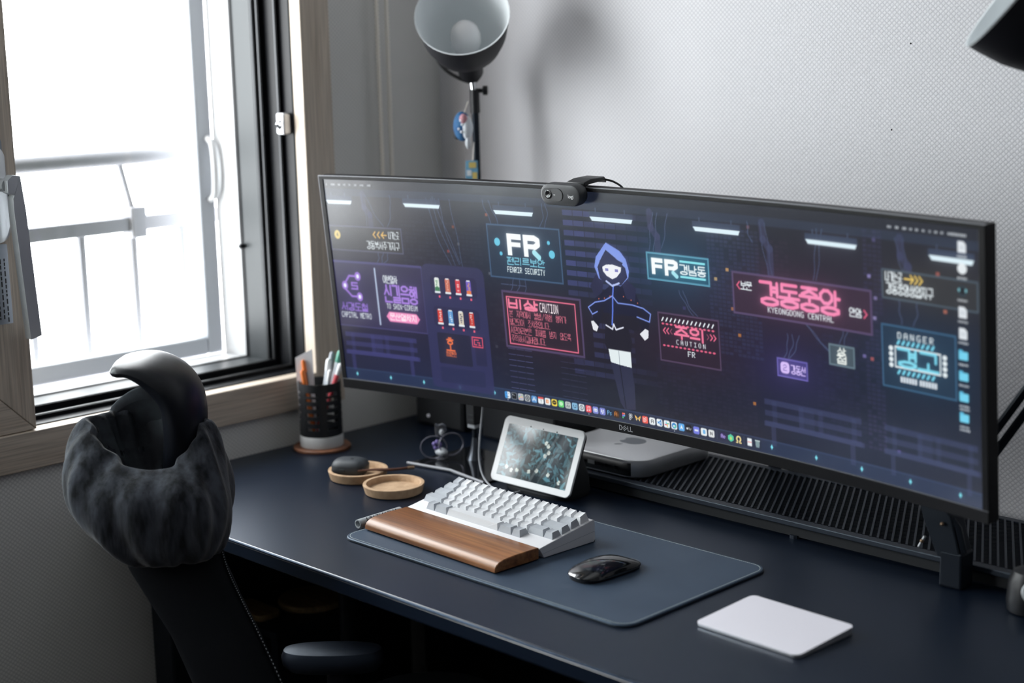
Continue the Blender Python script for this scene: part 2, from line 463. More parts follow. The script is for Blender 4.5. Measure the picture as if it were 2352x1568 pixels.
# second oak sash further left, in the rear track
s2o('meeting_stile', MB().box(-.1, -1.02, za, -.056, -.92, zb), 'oak', bevel=.0015)
o = s2o('handle_plate', MB().loft([[(sx1 + d, -.139 + y * s, .505 + z * s) for y, z in rrect(.044, .15, .021, 8)] for d, s in ((0, 1), (.006, 1), (.009, .9))]), 'silver', smooth=True)
g = MB().tube([(sx1, -.130, .520), (.030, -.130, .520)], .0105, 14)
s2o('handle_neck', g, 'silver', smooth=True)
lev = MB()
rows = []
for t, (y, z) in enumerate([(-.1345, .537), (-.1205, .538), (-.117, .530), (-.1035, .300), (-.1015, .283)]): pass
lev.loft([[(.022, -.136, .528), (.040, -.136, .528), (.040, -.136, .510), (.022, -.136, .510)],
          [(.022, -.126, .536), (.040, -.126, .536), (.040, -.126, .505), (.022, -.126, .505)],
          [(.022, -.114, .534), (.040, -.114, .534), (.040, -.1285, .500), (.022, -.1285, .500)],
          [(.022, -.1085, .480), (.040, -.1085, .480), (.040, -.1285, .478), (.022, -.1285, .478)],
          [(.022, -.0985, .284), (.040, -.0985, .284), (.040, -.1175, .280), (.022, -.1175, .280)]])
s2o('handle_grip', lev, 'silver', bevel=.003, seg=3, smooth=True)
s2o('info_label', MB().loft([[(sx1 + d, -.1465 + y, .365 + z) for y, z in rrect(.048, .125, .002, 2)] for d in (0, .0006)]), 'sticker')
random.seed(4)
lm = MB()
for k in range(5):
    y = -.1295 - k * .0068
    z = .405
    while z > .312:
        ln = random.uniform(.003, .009)
        lm.box(sx1 + .0006, y - .0011, z - ln, sx1 + .0008, y + .0011, z); z -= ln + random.uniform(.0015, .004)
s2o('label_print', lm, 'ink')
lb = s2o('key_label', MB().loft([[(sx1 + d, -.135 + y, .570 + z) for y, z in rrect(.034, .045, .009, 5)] for d in (0, .0006)]), 'sticker')
s2o('label_print', MB().box(sx1 + .0006, -.1285, .556, sx1 + .0009, -.1255, .563).box(sx1 + .0006, -.1245, .556, sx1 + .0009, -.122, .563), 'ink')
# catch on the dark track frame
ct = MB().box(-.058, .444, .560, -.036, .462, .598)
wobj('catch', ct, 'alu', bevel=.003, smooth=True)
wobj('catch_pull', MB().tube([(-.047, .444, .585), (-.047, .438, .579), (-.047, .444, .570)], .003, 8), 'chrome', smooth=True)

# balcony railing outside
bal = thing('balcony_railing', 'pale metal balcony railing outside the bright window', 'railing', (-.42, -.2, -.1))
def bo(n, mb, **k): return obj(n, mb, 'rail', bal, world=True, **k)
bo('top_rail', MB().tube([(-.42, -1.9, .512), (-.42, .75, .512)], .0165, 12), smooth=True)
bo('mid_rail', MB().box(-.432, -1.9, .368, -.408, .75, .396), bevel=.003)
bo('bottom_rail', MB().box(-.432, -1.9, -.06, -.408, .75, -.03), bevel=.003)
for k in range(22):
    y = .4675 - k * .1125
    bo('baluster', MB().tube([(-.42, y, -.04), (-.42, y, .372)], .0085, 8), smooth=True)
for k in range(4):
    y = .362 - k * .56
    bo('bracket', MB().box(-.440, y - .017, .355, -.402, y + .017, .415), bevel=.003)
    bo('stay', MB().tube([(-.42, y - .004, .41), (-.42, y - .026, .50)], .0062, 8), smooth=True)
    bo('post', MB().tube([(-.42, y - .026, -.06), (-.42, y - .026, .03)], .008, 8), smooth=True)
# blind cords on the left wall
tag(obj('blind_cord', MB().tube([(.012, .628, 1.62), (.012, .631, .8), (.012, .633, .06)], .0036, 8), 'cord', smooth=True), 'beige blind cord hanging on the left wall, nearer the window casing', 'cord', 'blind cords beside the window')
tag(obj('blind_cord', MB().tube([(.012, .655, 1.62), (.012, .655, .8), (.012, .654, .06)], .0040, 8), 'cord', smooth=True), 'beige blind cord hanging on the left wall, nearer the room corner', 'cord', 'blind cords beside the window')
# ------------------------------------------------------------------ desk
desk = thing('desk', 'black laminate desk standing in the corner below the window', 'desk', (.95, .4, -.73))
obj('tabletop', MB().box(-.004, 0, -.024, 1.86, .796, 0), 'desk', desk, world=True, bevel=.0030, seg=3)
for x, y in ((.07, .09), (.07, .70), (1.78, .09), (1.78, .70)):
    obj('leg', MB().box(x - .03, y - .03, -.73, x + .03, y + .03, -.024), 'black_metal', desk, world=True, bevel=.004)
obj('edge_glint_strip', MB().loft([[(x, -.0004, -.0042), (x, .0008, -.0012), (x, .0034, .0003), (x, .0036, -.0030)] for x in (-.004, 1.86)]), 'desk_edge', desk, world=True)  # glossy strip added over the bevel so the edge glints brighter
obj('side_blackout', MB().box(.0, .115, -.70, .012, .66, -.024), 'black_metal', desk, world=True)  # added dark sheet, keeps the lit left wall below the desk black
obj('back_blackout', MB().box(.012, .735, -.60, 1.80, .75, -.024), 'black_metal', desk, world=True)  # second added sheet, blacks out the back wall under the desk
obj('cross_beam', MB().box(.10, .66, -.09, 1.75, .70, -.024), 'black_metal', desk, world=True)
obj('cross_beam', MB().box(.055, .12, -.08, .085, .67, -.024), 'black_metal', desk, world=True)

# ------------------------------------------------------------------ desk mat
MX, MY = .7775, .2645
dm = thing('desk_mat', 'slate blue leather desk mat with pale stitched border', 'desk mat', (MX, MY, 0))
mw, md = .562, .304
def slab(outline_fn, zs):
    return MB().loft([[(x, y, z) for x, y in outline_fn(i)] for i, z in zs])
obj('pad', slab(lambda i: rrect(mw - 2 * i, md - 2 * i, .026 - i, 8), [(.0006, 0), (0, .0008), (0, .0028), (.0012, .0040)]), 'mat_l', dm, smooth=True)
obj('edge_binding', slab(lambda i: rrect(mw + .0012 - 2 * i, md + .0012 - 2 * i, .0266 - i, 8), [(0, .0006), (0, .0018)]), 'mat_edge', dm)
ol = rrect(mw - .009, md - .009, .0215, 10)
seg = []; tot = 0
for i in range(len(ol)):
    a, b = Vector(ol[i]), Vector(ol[(i + 1) % len(ol)]); seg.append((tot, (b - a).length, a, b)); tot += (b - a).length
st = MB(); n = int(tot / .0034)
for k in range(n):
    s = tot * k / n
    for s0, l, a, b in seg:
        if s0 <= s < s0 + l or (s0 == seg[-1][0] and s >= s0):
            t = (b - a).normalized(); p = a + t * (s - s0); q = Vector((-t.y, t.x))
            c = [p + t * .0012 + q * .00042, p - t * .0012 + q * .00042, p - t * .0012 - q * .00042, p + t * .0012 - q * .00042]
            st.loft([[(v.x, v.y, .0036) for v in c], [(v.x, v.y, .0043) for v in c]]); break
o = obj('stitching', st, 'thread', dm); o['kind'] = 'stuff'

# ------------------------------------------------------------------ keyboard
KT = .0042
kb = thing('keyboard', 'compact off-white mechanical keyboard with blank grey keycaps', 'keyboard', (.6509, .2337, KT), (0, 0, -.0355))
prof = [(.009, .0005), (.0005, .0150), (.0015, .0165), (.1085, .0338), (.1115, .0325), (.1125, .0045), (.110, .0005)]
obj('case', MB().loft([[(x, y, z) for y, z in prof] for x in (-.147, .147)]), 'kb_case', kb, bevel=.0014, seg=3, smooth=True)
obj('case_seam', MB().loft([[(x, y, z) for y, z in [(.006, .0070), (.006, .0075), (.1122, .0165), (.1122, .0160)]] for x in (-.14715, .14715)]), 'key_g', kb)
for x in (-.135, .135):
    obj('foot', MB().box(x - .01, .095, -.0004, x + .01, .1135, .002), 'black', kb)
U = .01905; slope = math.atan2(.0338 - .0165, .107)
def key_mesh(w, h, tilt):
    W0, W1, D0, D1 = w * U - .0007, w * U - .0070, .0180, .0120
    N = 5; yo = .0016
    bot = [(-W0 / 2 + W0 * i / (N - 1), -D0 / 2, 0) for i in range(N)] + [(W0 / 2 - W0 * i / (N - 1), D0 / 2, 0) for i in range(N)]
    def zt(x, y): 
        t = 2 * x / W1
        return h + tilt * y - .0011 * (1 - min(1, (abs(x) - max(0, W1 / 2 - .0065)) / .0065 if abs(x) > W1 / 2 - .0065 else 0) ** 2)
    xs = [-W1 / 2, -W1 / 2 + .0022, 0, W1 / 2 - .0022, W1 / 2]
    top = [(x, -D1 / 2 + yo, zt(x, -D1 / 2)) for x in xs] + [(x, D1 / 2 + yo, zt(x, D1 / 2)) for x in xs[::-1]]
    m_ = MB().loft([bot, top], True, False)
    for i in range(N - 1): m_.f.append((10 + i, 11 + i, 10 + 2 * N - 2 - i, 10 + 2 * N - 1 - i))
    return mesh_of('keycap', m_)
rowsK = [  # from the front: (start in units, widths, height, tilt)
    (1.5, [1, 1.5, 6, 1.5, 1], .0092, -.12), (0, [2.25] + [1] * 10 + [1.75, 1], .0090, -.06), (0, [1.75] + [1] * 11 + [2.25], .0094, .05),
    (0, [1.5] + [1] * 12 + [1.5], .0104, .12), (0, [1] * 15, .0116, .2)]
cache = {}
for ri, (s0, ws, h, tl) in enumerate(rowsK):
    y = .0105 + .0095 + ri * U * .99; xk = -7.5 * U + s0 * U
    zsurf = .0165 + (y - .0015) * math.tan(slope)
    for ki, wk in enumerate(ws):
        grey = wk != 1 and wk != 6 or (ri == 0 and wk == 1) or (ri == 1 and ki == len(ws) - 1) or (ri == 4 and ki in (0,))
        key = (wk, ri, grey)
        if key not in cache:
            cache[key] = key_mesh(wk, h, tl); cache[key].materials.append(MT['key_g' if grey else 'key'])
        k_ = bpy.data.objects.new('keycap', cache[key]); col.objects.link(k_); k_.parent = kb
        k_.location = (xk + wk * U / 2, y, zsurf - .0004); k_.rotation_euler = (slope, 0, 0); xk += wk * U

# wooden palm rest in front of it
pr = thing('palm_rest', 'polished walnut palm rest in front of the off-white keyboard', 'palm rest', (.6509, .2337, KT), (0, 0, -.0355))
pp = [(-.0012, .0015), (-.0012, .0178), (-.004, .0186), (-.045, .0186), (-.066, .0176), (-.0765, .0152), (-.0825, .0115), (-.0850, .0070), (-.0850, .0015)]
obj('block', MB().loft([[(x, y, z) for y, z in pp] for x in (-.143, .1475)]), 'walnut', pr, bevel=.0012, seg=2, smooth=True)
obj('rubber_base', MB().box(-.139, -.082, 0, .1435, -.004, .0015), 'black', pr)

# ------------------------------------------------------------------ rolled cloth
ra, rb_ = Vector((.4840, .1575, .0080)), Vector((.4815, .2440, .0080))
rc = thing('rolled_cloth', 'small rolled grey microfibre cloth beside the walnut palm rest', 'cloth', (.483, .2, 0))
m_ = MB(); rings = []
for p in (ra, rb_):
    rg = []
    for k in range(33):
        a = 2 * math.pi * k / 16 * .97; r_ = .0074 - .0018 * k / 32
        rg.append((p.x + r_ * math.cos(a), p.y, p.z + r_ * math.sin(a)))
    rings.append(rg)
m_.loft(rings, False, False, closed=False)
o = obj('roll', m_, 'cloth_g', rc, world=True, smooth=True)
so_ = o.modifiers.new('thick', 'SOLIDIFY'); so_.thickness = .0009
tm = text_mesh('ALCANTARA', .0118, .0001)
t_ = obj('lettering', tm, 'ink', rc)
# wrap onto the upper right of the roll: text runs along Y
ang = math.radians(42)
for v in tm.vertices:
    x, y, z = v.co
    a = ang + y / .0078
    v.co = Vector((.0005 + (.0079 + z) * math.cos(a), -x * .95 + .002, .008 + (.0079 + z) * math.sin(a)))
tm.update()

# ------------------------------------------------------------------ mouse
ms = thing('mouse', 'glossy black low-profile mouse lying on the leather mat', 'mouse', (.901, .2505, KT), (0, 0, -.06))
def mring(s, top):
    hw = .0285 * (1 - abs(s) ** 5.5) ** .42 if abs(s) < 1 else 0
    hw = max(hw, .004); y = s * .0567
    ht = .0042 + .0165 * max(0, 1 - abs(s * .985 + .04) ** 2.1) ** .85
    base = .0032 + .0012 * s * s * 2
    if top:
        pts = [(-hw, y, base)] + [(hw * math.cos(math.pi - math.pi * k / 12), y, base + (ht - base) * math.sin(math.pi * k / 12) ** .62) for k in range(1, 12)] + [(hw, y, base)]
    else:
        pts = [(-hw * .90, y * .97, .0), (-hw * .985, y * .99, base), (hw * .985, y * .99, base), (hw * .90, y * .97, .0)]
    return pts
ss = [-1, -.985, -.95, -.88, -.78, -.64, -.48, -.3, -.1, .1, .3, .48, .64, .78, .88, .95, .985, 1]
obj('top_shell', MB().loft([mring(s, True) for s in ss]), 'gloss', ms, smooth=True)
obj('base', MB().loft([mring(s, False) for s in ss]), 'black', ms, smooth=True)

# ------------------------------------------------------------------ trackpad
tp = thing('trackpad', 'white rectangular trackpad lying on the bare black desk', 'trackpad', (1.1929, .2385, 0), (0, 0, -.0359))
def wedge(o0, z0f, z0b, z1f, z1b, rr):
    A = rrect(.160 - 2 * o0, .115 - 2 * o0, rr, 8)
    f = lambda y, a, b: a + (b - a) * (y / .115 + .5)
    return MB().loft([[(x, y, f(y, z0f, z0b)) for x, y in A], [(x, y, f(y, z1f, z1b)) for x, y in A]])
obj('body', wedge(.0006, .0012, .0012, .0042, .0100, .0085), 'alu', tp, smooth=True)
obj('glass_top', wedge(0, .0042, .0100, .0052, .0110, .0090), 'white', tp, bevel=.0004)
obj('foot', MB().box(-.07, -.05, 0, .07, .05, .0013), 'black', tp)

# ------------------------------------------------------------------ riser shelf with expanded metal top
RZ = .027; RY0, RY1, RX0, RX1 = .547, .768, .425, 1.80
rs = thing('desk_shelf', 'low black desk shelf with expanded metal mesh top under the monitor', 'shelf', (1.1, .65, 0))
ro = lambda n, mb, m_='shelf', **k: obj(n, mb, m_, rs, world=True, **k)
fr_ = ro('front_rail', MB().box(RX0, RY0, .0185, RX1, RY0 + .016, RZ), bevel=.0015)
nest(ro('shadow_gap', MB().box(RX0 + .004, RY0 + .006, .003, RX1 - .004, RY0 + .012, .0185), 'display'), fr_)  # dark sheet standing for the shade below the shelf lip
ro('back_rail', MB().box(RX0, RY1 - .014, .004, RX1, RY1, RZ), bevel=.0015)
ro('end_rail', MB().box(RX0, RY0 + .016, .004, RX0 + .016, RY1 - .014, RZ), bevel=.0015)
ro('end_rail', MB().box(RX1 - .016, RY0 + .016, .004, RX1, RY1 - .014, RZ), bevel=.0015)
for x in (.6, 1.0, 1.4): ro('cross_bar', MB().box(x - .01, RY0 + .016, .006, x + .01, RY1 - .014, .018))
for x in (.45, 1.0, 1.77):
    for y in (RY0 + .01, RY1 - .012): ro('foot', MB().lathe([(.009, 0), (.009, .005)], 12, origin=(x, y, 0)))
gm = MB(); x = RX0 + .02
rd, re_ = Vector((-.48, .877, 0)), Vector((.877, .48, 0))
Lm = (RY1 - RY0 - .028) / .877
def bar(a, b, half, z0, z1):
    d = (b - a).normalized(); q = Vector((-d.y, d.x, 0)) * half
    c = [a + q, b + q, b - q, a - q]
    gm.add([(v.x, v.y, z0) for v in c] + [(v.x, v.y, z1) for v in c], [(4, 5, 6, 7), (0, 1, 5, 4), (1, 2, 6, 5), (2, 3, 7, 6), (3, 0, 4, 7)])
while x < RX1 + .10:
    p0 = Vector((x, RY0 + .014, 0)); t0 = 0.; t1 = Lm
    if x > RX1 - .014: t0 = (x - RX1 + .014) / .48
    if x - .48 * Lm < RX0 + .014: t1 = max(t0, (x - RX0 - .014) / .48)
    if t1 - t0 > .004:
        bar(p0 + rd * t0, p0 + rd * t1, .0015, RZ - .0030, RZ + .0007)
        t = t0 + .003
        while t < t1 - .002:
            a_ = p0 + rd * t
            b_e = a_ + re_ * .0102 + rd * .001
            if b_e.x < RX1 - .012 and b_e.y < RY1 - .012: bar(a_ + re_ * .001, b_e, .0005, RZ - .0032, RZ - .0016)
            t += .0058
    x += .0115
o = ro('mesh_top', gm); o['kind'] = 'stuff'

# ------------------------------------------------------------------ small computer on the shelf
mc = thing('mini_computer', 'flat silver mini computer on the mesh shelf, behind the tablet', 'computer', (.6025, .6555, RZ + .0007))
obj('body', slab(lambda i: rrect(.197 - 2 * i, .197 - 2 * i, .034 - i, 10), [(.006, 0), (.0015, .0022), (0, .0045), (0, .0292), (.0004, .0303), (.0014, .0310)]), 'alu', mc, smooth=True)
obj('foot_disc', MB().lathe([(.08, -.0004), (.082, .002)], 32), 'black', mc)
pn = []
for z in (.0048, .0262):
    pn.append([(x, -.0985 - .0004 + (.034 - math.sqrt(max(0, .034 ** 2 - max(0, abs(x) - .0645) ** 2))) , z) for x in np.linspace(-.078, .078, 25)])
m_ = MB().loft(pn, False, False, closed=False)
o = pp_ = obj('port_panel', m_, 'black', mc, smooth=True); q = o.modifiers.new('t', 'SOLIDIFY'); q.thickness = .001
for x, w_, h_ in ((-.052, .012, .012), (-.034, .009, .003), (-.02, .009, .003), (-.004, .015, .006), (.016, .012, .005), (.033, .012, .005), (.05, .006, .006)):
    obj('port', MB().box(x - w_ / 2, -.1001, .0155 - h_ / 2, x + w_ / 2, -.0993, .0155 + h_ / 2), 'silver' if w_ > .013 else 'gloss', pp_)
# fruit mark on the lid (stalk end towards the desk front)
ap = []
for k in range(40):
    a = 2 * math.pi * k / 40
    r_ = .0215 * (1 + .07 * math.cos(2 * a) - .10 * max(0, math.sin(a)) ** 8 + .0 - .05 * max(0, -math.sin(a)) ** 10)
    x, y = r_ * math.cos(a) * 1.02, r_ * math.sin(a)
    d = math.hypot(x - .0265, y - .003)
    if d < .0105:
        u = Vector((x - .0265, y - .003)).normalized() * .0105; x, y = .0265 + u.x, .003 + u.y
    ap.append((-x, -y))
obj('fruit_mark', MB().prism(ap, .0309, .03125), 'apple', mc)
lf = [(.002, .0235), (.0065, .0255), (.0105, .0305), (.0110, .0360), (.0060, .0340), (.0025, .0290)]
obj('leaf_mark', MB().prism([(-x, -y) for x, y in lf], .0309, .03125), 'apple', mc)

# ------------------------------------------------------------------ tablet-style smart display
nd = thing('smart_display', 'white-framed smart display showing leafy plants, beside the mini computer', 'tablet', (.5553, .4522, 0), (0, 0, .0042))
NT = .4008
def npt(x, v, d):  # panel coords: d = distance behind the face
    return (x, v * math.sin(NT) + d * math.cos(NT), .012 + v * math.cos(NT) - d * math.sin(NT))
def npanel(wd, ht, r, d0, d1, vc, ins=0):
    A = rrect(wd, ht, r, 8)
    return MB().loft([[npt(x, vc + y, d0) for x, y in A], [npt(x * (1 - ins), vc + y * (1 - ins), d1) for x, y in A]])
obj('front_frame', npanel(.178, .1093, .0105, 0, .004, .05465), 'white_p', nd, bevel=.0012, seg=3, smooth=True)
obj('back_cover', npanel(.1765, .1078, .0105, .004, .011, .05465, .03), 'display', nd, bevel=.002, smooth=True)
wd, ht = .1535, .0855
def base_ring(z, sx, y0, y1):
    return [((abs(math.cos(a)) ** .6) * math.copysign(sx, math.cos(a)), (y0 + y1) / 2 + (abs(math.sin(a)) ** .6) * math.copysign((y1 - y0) / 2, math.sin(a)), z) for a in [2 * math.pi * k / 36 for k in range(36)]]
obj('fabric_base', MB().loft([base_ring(0, .070, .004, .088), base_ring(.006, .0725, .002, .090), base_ring(.030, .071, .016, .086), base_ring(.062, .060, .034, .078), base_ring(.076, .045, .042, .070)]), 'display', nd, smooth=True)
for x in (-.028, 0, .03):
    obj('sensor', MB().loft([[npt(x + .0013 * math.cos(a), .0985 + .0013 * math.sin(a), d) for a in [2 * math.pi * k / 8 for k in range(8)]] for d in (0, -.0002)]), 'pvc_grey' if x == 0 else 'ink', nd)
tag(obj('charging_cable', MB().tube(smooth_path([(.440, .475, .19), (.4435, .462, .125), (.4445, .453, .075), (.4455, .450, .040), (.462, .443, .016), (.494, .434, .0045), (.524, .4265, .003), (.531, .432, .003), (.535, .4535, .003)], 6), .0016, 8), 'cable', smooth=True), 'thin grey charging cable running down to the smart display', 'cable')

# ------------------------------------------------------------------ monitor
mon = thing('monitor', 'black curved ultrawide monitor filled with a neon city wallpaper', 'monitor', (.7830, .4426, .1416), (.0963, 0, .0147))
RC = 3.8
def mp_(u, v, off):
    a = u / RC; return ((RC + off) * math.sin(a), -RC + (RC + off) * math.cos(a), v)
def cbox(u0, u1, v0, v1, o0, o1, n=40, taper=0):
    rings = []
    for k in range(n + 1):
        u = u0 + (u1 - u0) * k / n
        rings.append([mp_(u, v0, o0), mp_(u, v1, o0), mp_(u, v1 - taper, o1), mp_(u, v0 + taper, o1)])
    return MB().loft(rings)
HW, HH = .6075, .369
obj('frame', cbox(-HW, HW, 0, HH, .0012, .020), 'bezel', mon, bevel=.0012, smooth=True)
obj('bottom_bezel', cbox(-HW, HW, 0, .0165, -.0012, .004), 'bezel', mon, bevel=.0006, smooth=True)
obj('top_bezel', cbox(-HW, HW, .3635, HH, -.0010, .004), 'bezel', mon, bevel=.0005, smooth=True)
for s in (-1, 1):
    obj('side_bezel', cbox(*sorted((s * HW, s * .5985)), .0165, .3635, -.0010, .004, 3), 'bezel', mon, bevel=.0005, smooth=True)
obj('edge_trim', cbox(-HW - .0004, HW + .0004, HH - .0002, HH + .0010, -.0006, .0025), 'bezel_edge', mon)
obj('edge_trim', cbox(-HW - .0010, -HW, 0, HH, -.0004, .0015, 2), 'bezel_edge', mon)
obj('lower_trim', cbox(-HW, HW, .0164, .0172, -.0014, .0), 'bezel_edge', mon)
obj('back_shell', cbox(-.59, .59, .012, HH - .004, .020, .034, 40, .02), 'black', mon, smooth=True)
obj('back_hump', cbox(-.24, .24, .06, .31, .030, .075, 12, .03), 'black', mon, smooth=True)
lg = bpy.data.meshes.new('brand_mark')
L_ = MB()
def stroke(pts, w_):
    for a, b in zip(pts, pts[1:]):
        a, b = Vector(a), Vector(b); d = (b - a).normalized(); q = Vector((-d.y, d.x)) * w_ / 2; a = a - d * w_ * .4; b = b + d * w_ * .4
        c = [a + q, a - q, b - q, b + q]
        L_.loft([[mp_(-.0078 + v.x, .0085 + v.y, -.0013) for v in c], [mp_(-.0078 + v.x, .0085 + v.y, -.0016) for v in c]])
sw = .0011
stroke([(-.0122, -.0034), (-.0122, .0034), (-.0094, .0034), (-.0076, .0016), (-.0076, -.0016), (-.0094, -.0034), (-.0122, -.0034)], sw)
for k in (-1, 0, 1):
    c0 = Vector((-.0022 + k * .0016, -k * .0018)); stroke([c0 + Vector((-.0030, -.0022)), c0 + Vector((.0030, .0022))], sw * .85)
stroke([(.0042, .0036), (.0042, -.0034), (.0074, -.0034)], sw); stroke([(.0092, .0036), (.0092, -.0034), (.0126, -.0034)], sw)
obj('brand_mark', L_, 'silver', mon)
obj('arm_plate', MB().box(-.06, .070, .12, .06, .082, .24), 'black_metal', mon, bevel=.003)
Mi = (Matrix.Translation((.7830, .4426, .1416)) @ Euler((.0963, 0, .0147)).to_matrix().to_4x4()).inverted()
def inv(mb): mb.v = [tuple(Mi @ Vector(q)) for q in mb.v]; return mb
ac = obj('arm_column', inv(MB().lathe([(.011, .0005), (.011, .29)], 20, origin=(.80, .782, 0))), 'black_metal', mon, smooth=True)
nest(obj('arm_reach', inv(MB().tube([(.80, .782, .28), (.79, .66, .29), (.783, .522, .31)], .014, 12)), 'black_metal', mon, smooth=True), ac)

# ------------------------------------------------------------------ webcam clipped on the monitor's top edge
Rm = Euler((.0963, 0, .0147)).to_matrix()
wloc = Vector((.7830, .4426, .1416)) + Rm @ Vector(mp_(-.0835, .3605, -.001))
wc = thing('webcam', 'dark grey webcam clipped on the top edge of the monitor', 'webcam', wloc, (.0963, 0, .0147 + .022))
def stad(w_, h_, y, n=10):
    r = h_ / 2; out = []
    for sx, a0 in ((1, -90), (-1, 90)):
        for k in range(n + 1):
            a = math.radians(a0 + 180 * k / n); out.append((sx * (w_ / 2 - r) + r * math.cos(a), y, r * math.sin(a)))
    return out
obj('body', MB().loft([stad(.0735, .0295, -.0015), stad(.0765, .0325, -.006), stad(.0765, .0325, -.016), stad(.0745, .0305, -.0205), stad(.0700, .0260, -.0215)]), mat('webcam_grey', (.040, .042, .046), .5), wc, smooth=True)
lpn = obj('lens_panel', MB().loft([[(x - .0135, y, z + .0005) for x, y, z in stad(.0405, .0190, -.0212)], [(x - .0135, y, z + .0005) for x, y, z in stad(.0405, .0190, -.0222)]]), 'black', wc)
obj('lens_panel_face', MB().loft([[(x - .0135, y, z + .0005) for x, y, z in stad(.0390, .0175, -.0222)], [(x - .0135, y, z + .0005) for x, y, z in stad(.0390, .0175, -.0225)]]), mat('webcam_face', (.030, .031, .034), .45), wc)
lns = obj('lens', MB().lathe([(.0066, 0), (.0066, .001), (.0045, .0012), (.0020, .0006)], 24, (0, -1, 0), (-.0210, -.0223, .0006)), 'gloss', wc, smooth=True)
nest(lns, lpn)
obj('indicator', MB().box(-.0108, -.0227, 0, -.0074, -.0224, .0008), 'white_p', wc)
tmw = text_mesh('logi', .0078, .0001)
for v in tmw.vertices: v.co = Vector((v.co.x + .0215, -.0217 - v.co.z, v.co.y - .001))
obj('brand_mark', tmw, 'white_p', wc)
obj('clip', MB().loft([[(-.002, -.002, .0105), (.032, -.002, .0105), (.032, -.002, .0165), (-.002, -.002, .0165)],
                        [(.000, .012, .0125), (.034, .012, .0125), (.034, .012, .0195), (.000, .012, .0195)],
                        [(.000, .042, .0120), (.034, .042, .0120), (.034, .042, .0180), (.000, .042, .0180)],
                        [(.004, .050, .0070), (.030, .050, .0070), (.030, .052, .0110), (.004, .052, .0110)]]), 'black', wc, bevel=.0012, smooth=True)
obj('cable', MB().tube(smooth_path([(.030, .046, .013), (.045, .05, .009), (.06, .053, -.002), (.068, .058, -.03)], 6), .0016, 8), 'cable_black', wc, smooth=True)

# ------------------------------------------------------------------ small things on the left of the desk
def tray(nm, label, x, y):
    t = thing(nm, label, 'tray', (x, y, 0), group='round cork trays')
    obj('rim', MB().lathe([(.0440, 0), (.0470, .0015), (.0505, .0150), (.0500, .0160), (.0450, .0160), (.0442, .0150), (.0425, .0062)], 48, close=False), 'cork', t, smooth=True)
    obj('bottom', MB().lathe([(.0440, 0), (.0440, .0062)], 48), 'cork', t, smooth=True)
    return t
tray('cork_tray', 'round cork tray holding the charcoal earbud case', .2625, .3410)
tray('cork_tray', 'empty round cork tray nearest to the keyboard', .3735, .3245)
ec = thing('earbud_case', 'charcoal grey earbud case resting in a cork tray', 'case', (.2520, .3335, .0066), (0, 0, .55))
def pill(z, w_, d_):
    return [(abs(math.cos(a)) ** .62 * math.copysign(w_, math.cos(a)), abs(math.sin(a)) ** .62 * math.copysign(d_, math.sin(a)), z) for a in [2 * math.pi * k / 32 for k in range(32)]]
obj('shell', MB().loft([pill(0, .020, .016), pill(.002, .026, .021), pill(.008, .0305, .0245), pill(.017, .0305, .0245), pill(.023, .027, .0215), pill(.0265, .019, .0150), pill(.0272, .008, .006)]), 'earbud', ec, smooth=True)
obj('lid_gap', MB().loft([pill(.0168, .0307, .0247), pill(.0172, .0307, .0247)]), 'black', ec)
obj('keyring_tab', MB().lathe([(.003, 0), (.003, .0008)], 12, (0, 0, 1), (.004, -.002, .0268)), 'black', ec)
obj('hinge', MB().box(-.012, -.0255, .008, -.002, -.0235, .014), 'pvc_grey', ec, bevel=.001)
lc = thing('leather_strap', 'thin brown leather strap lying across the cork trays', 'strap', (.31, .36, .016))
obj('strap', MB().tube(smooth_path([(.2810, .3250, .0185), (.2960, .3390, .0200), (.3180, .3640, .0190), (.3330, .3930, .0190)], 6), [.0016] * 9 + [.0022] * 10, 8), 'leather_b', lc, world=True, smooth=True)
obj('strap', MB().tube(smooth_path([(.2850, .3320, .0185), (.3020, .3500, .0205), (.3220, .3720, .0195), (.3335, .3935, .0190)], 6), .0014, 8), 'leather_b', lc, world=True, smooth=True)
obj('brass_end', MB().tube([(.3320, .3910, .0190), (.3375, .4010, .0190)], .0032, 10), 'brass', lc, world=True, smooth=True)
# thin black gloss tray with a bright front edge
pt = thing('gloss_tray', 'thin black glossy tray with bright metal front edge', 'tray', (.38, .50, 0))
of = [(.2649, .4503), (.3565, .4663), (.4560, .4500), (.4560, .600), (.2649, .600)]
obj('plate', MB().prism(of, 0, .0036), 'gloss', pt, world=True)
obj('front_edge', MB().tube([(.2649, .4493, .0040), (.3565, .4653, .0040), (.4560, .4488, .0040)], .0024, 10), 'cable', pt, world=True, smooth=True)
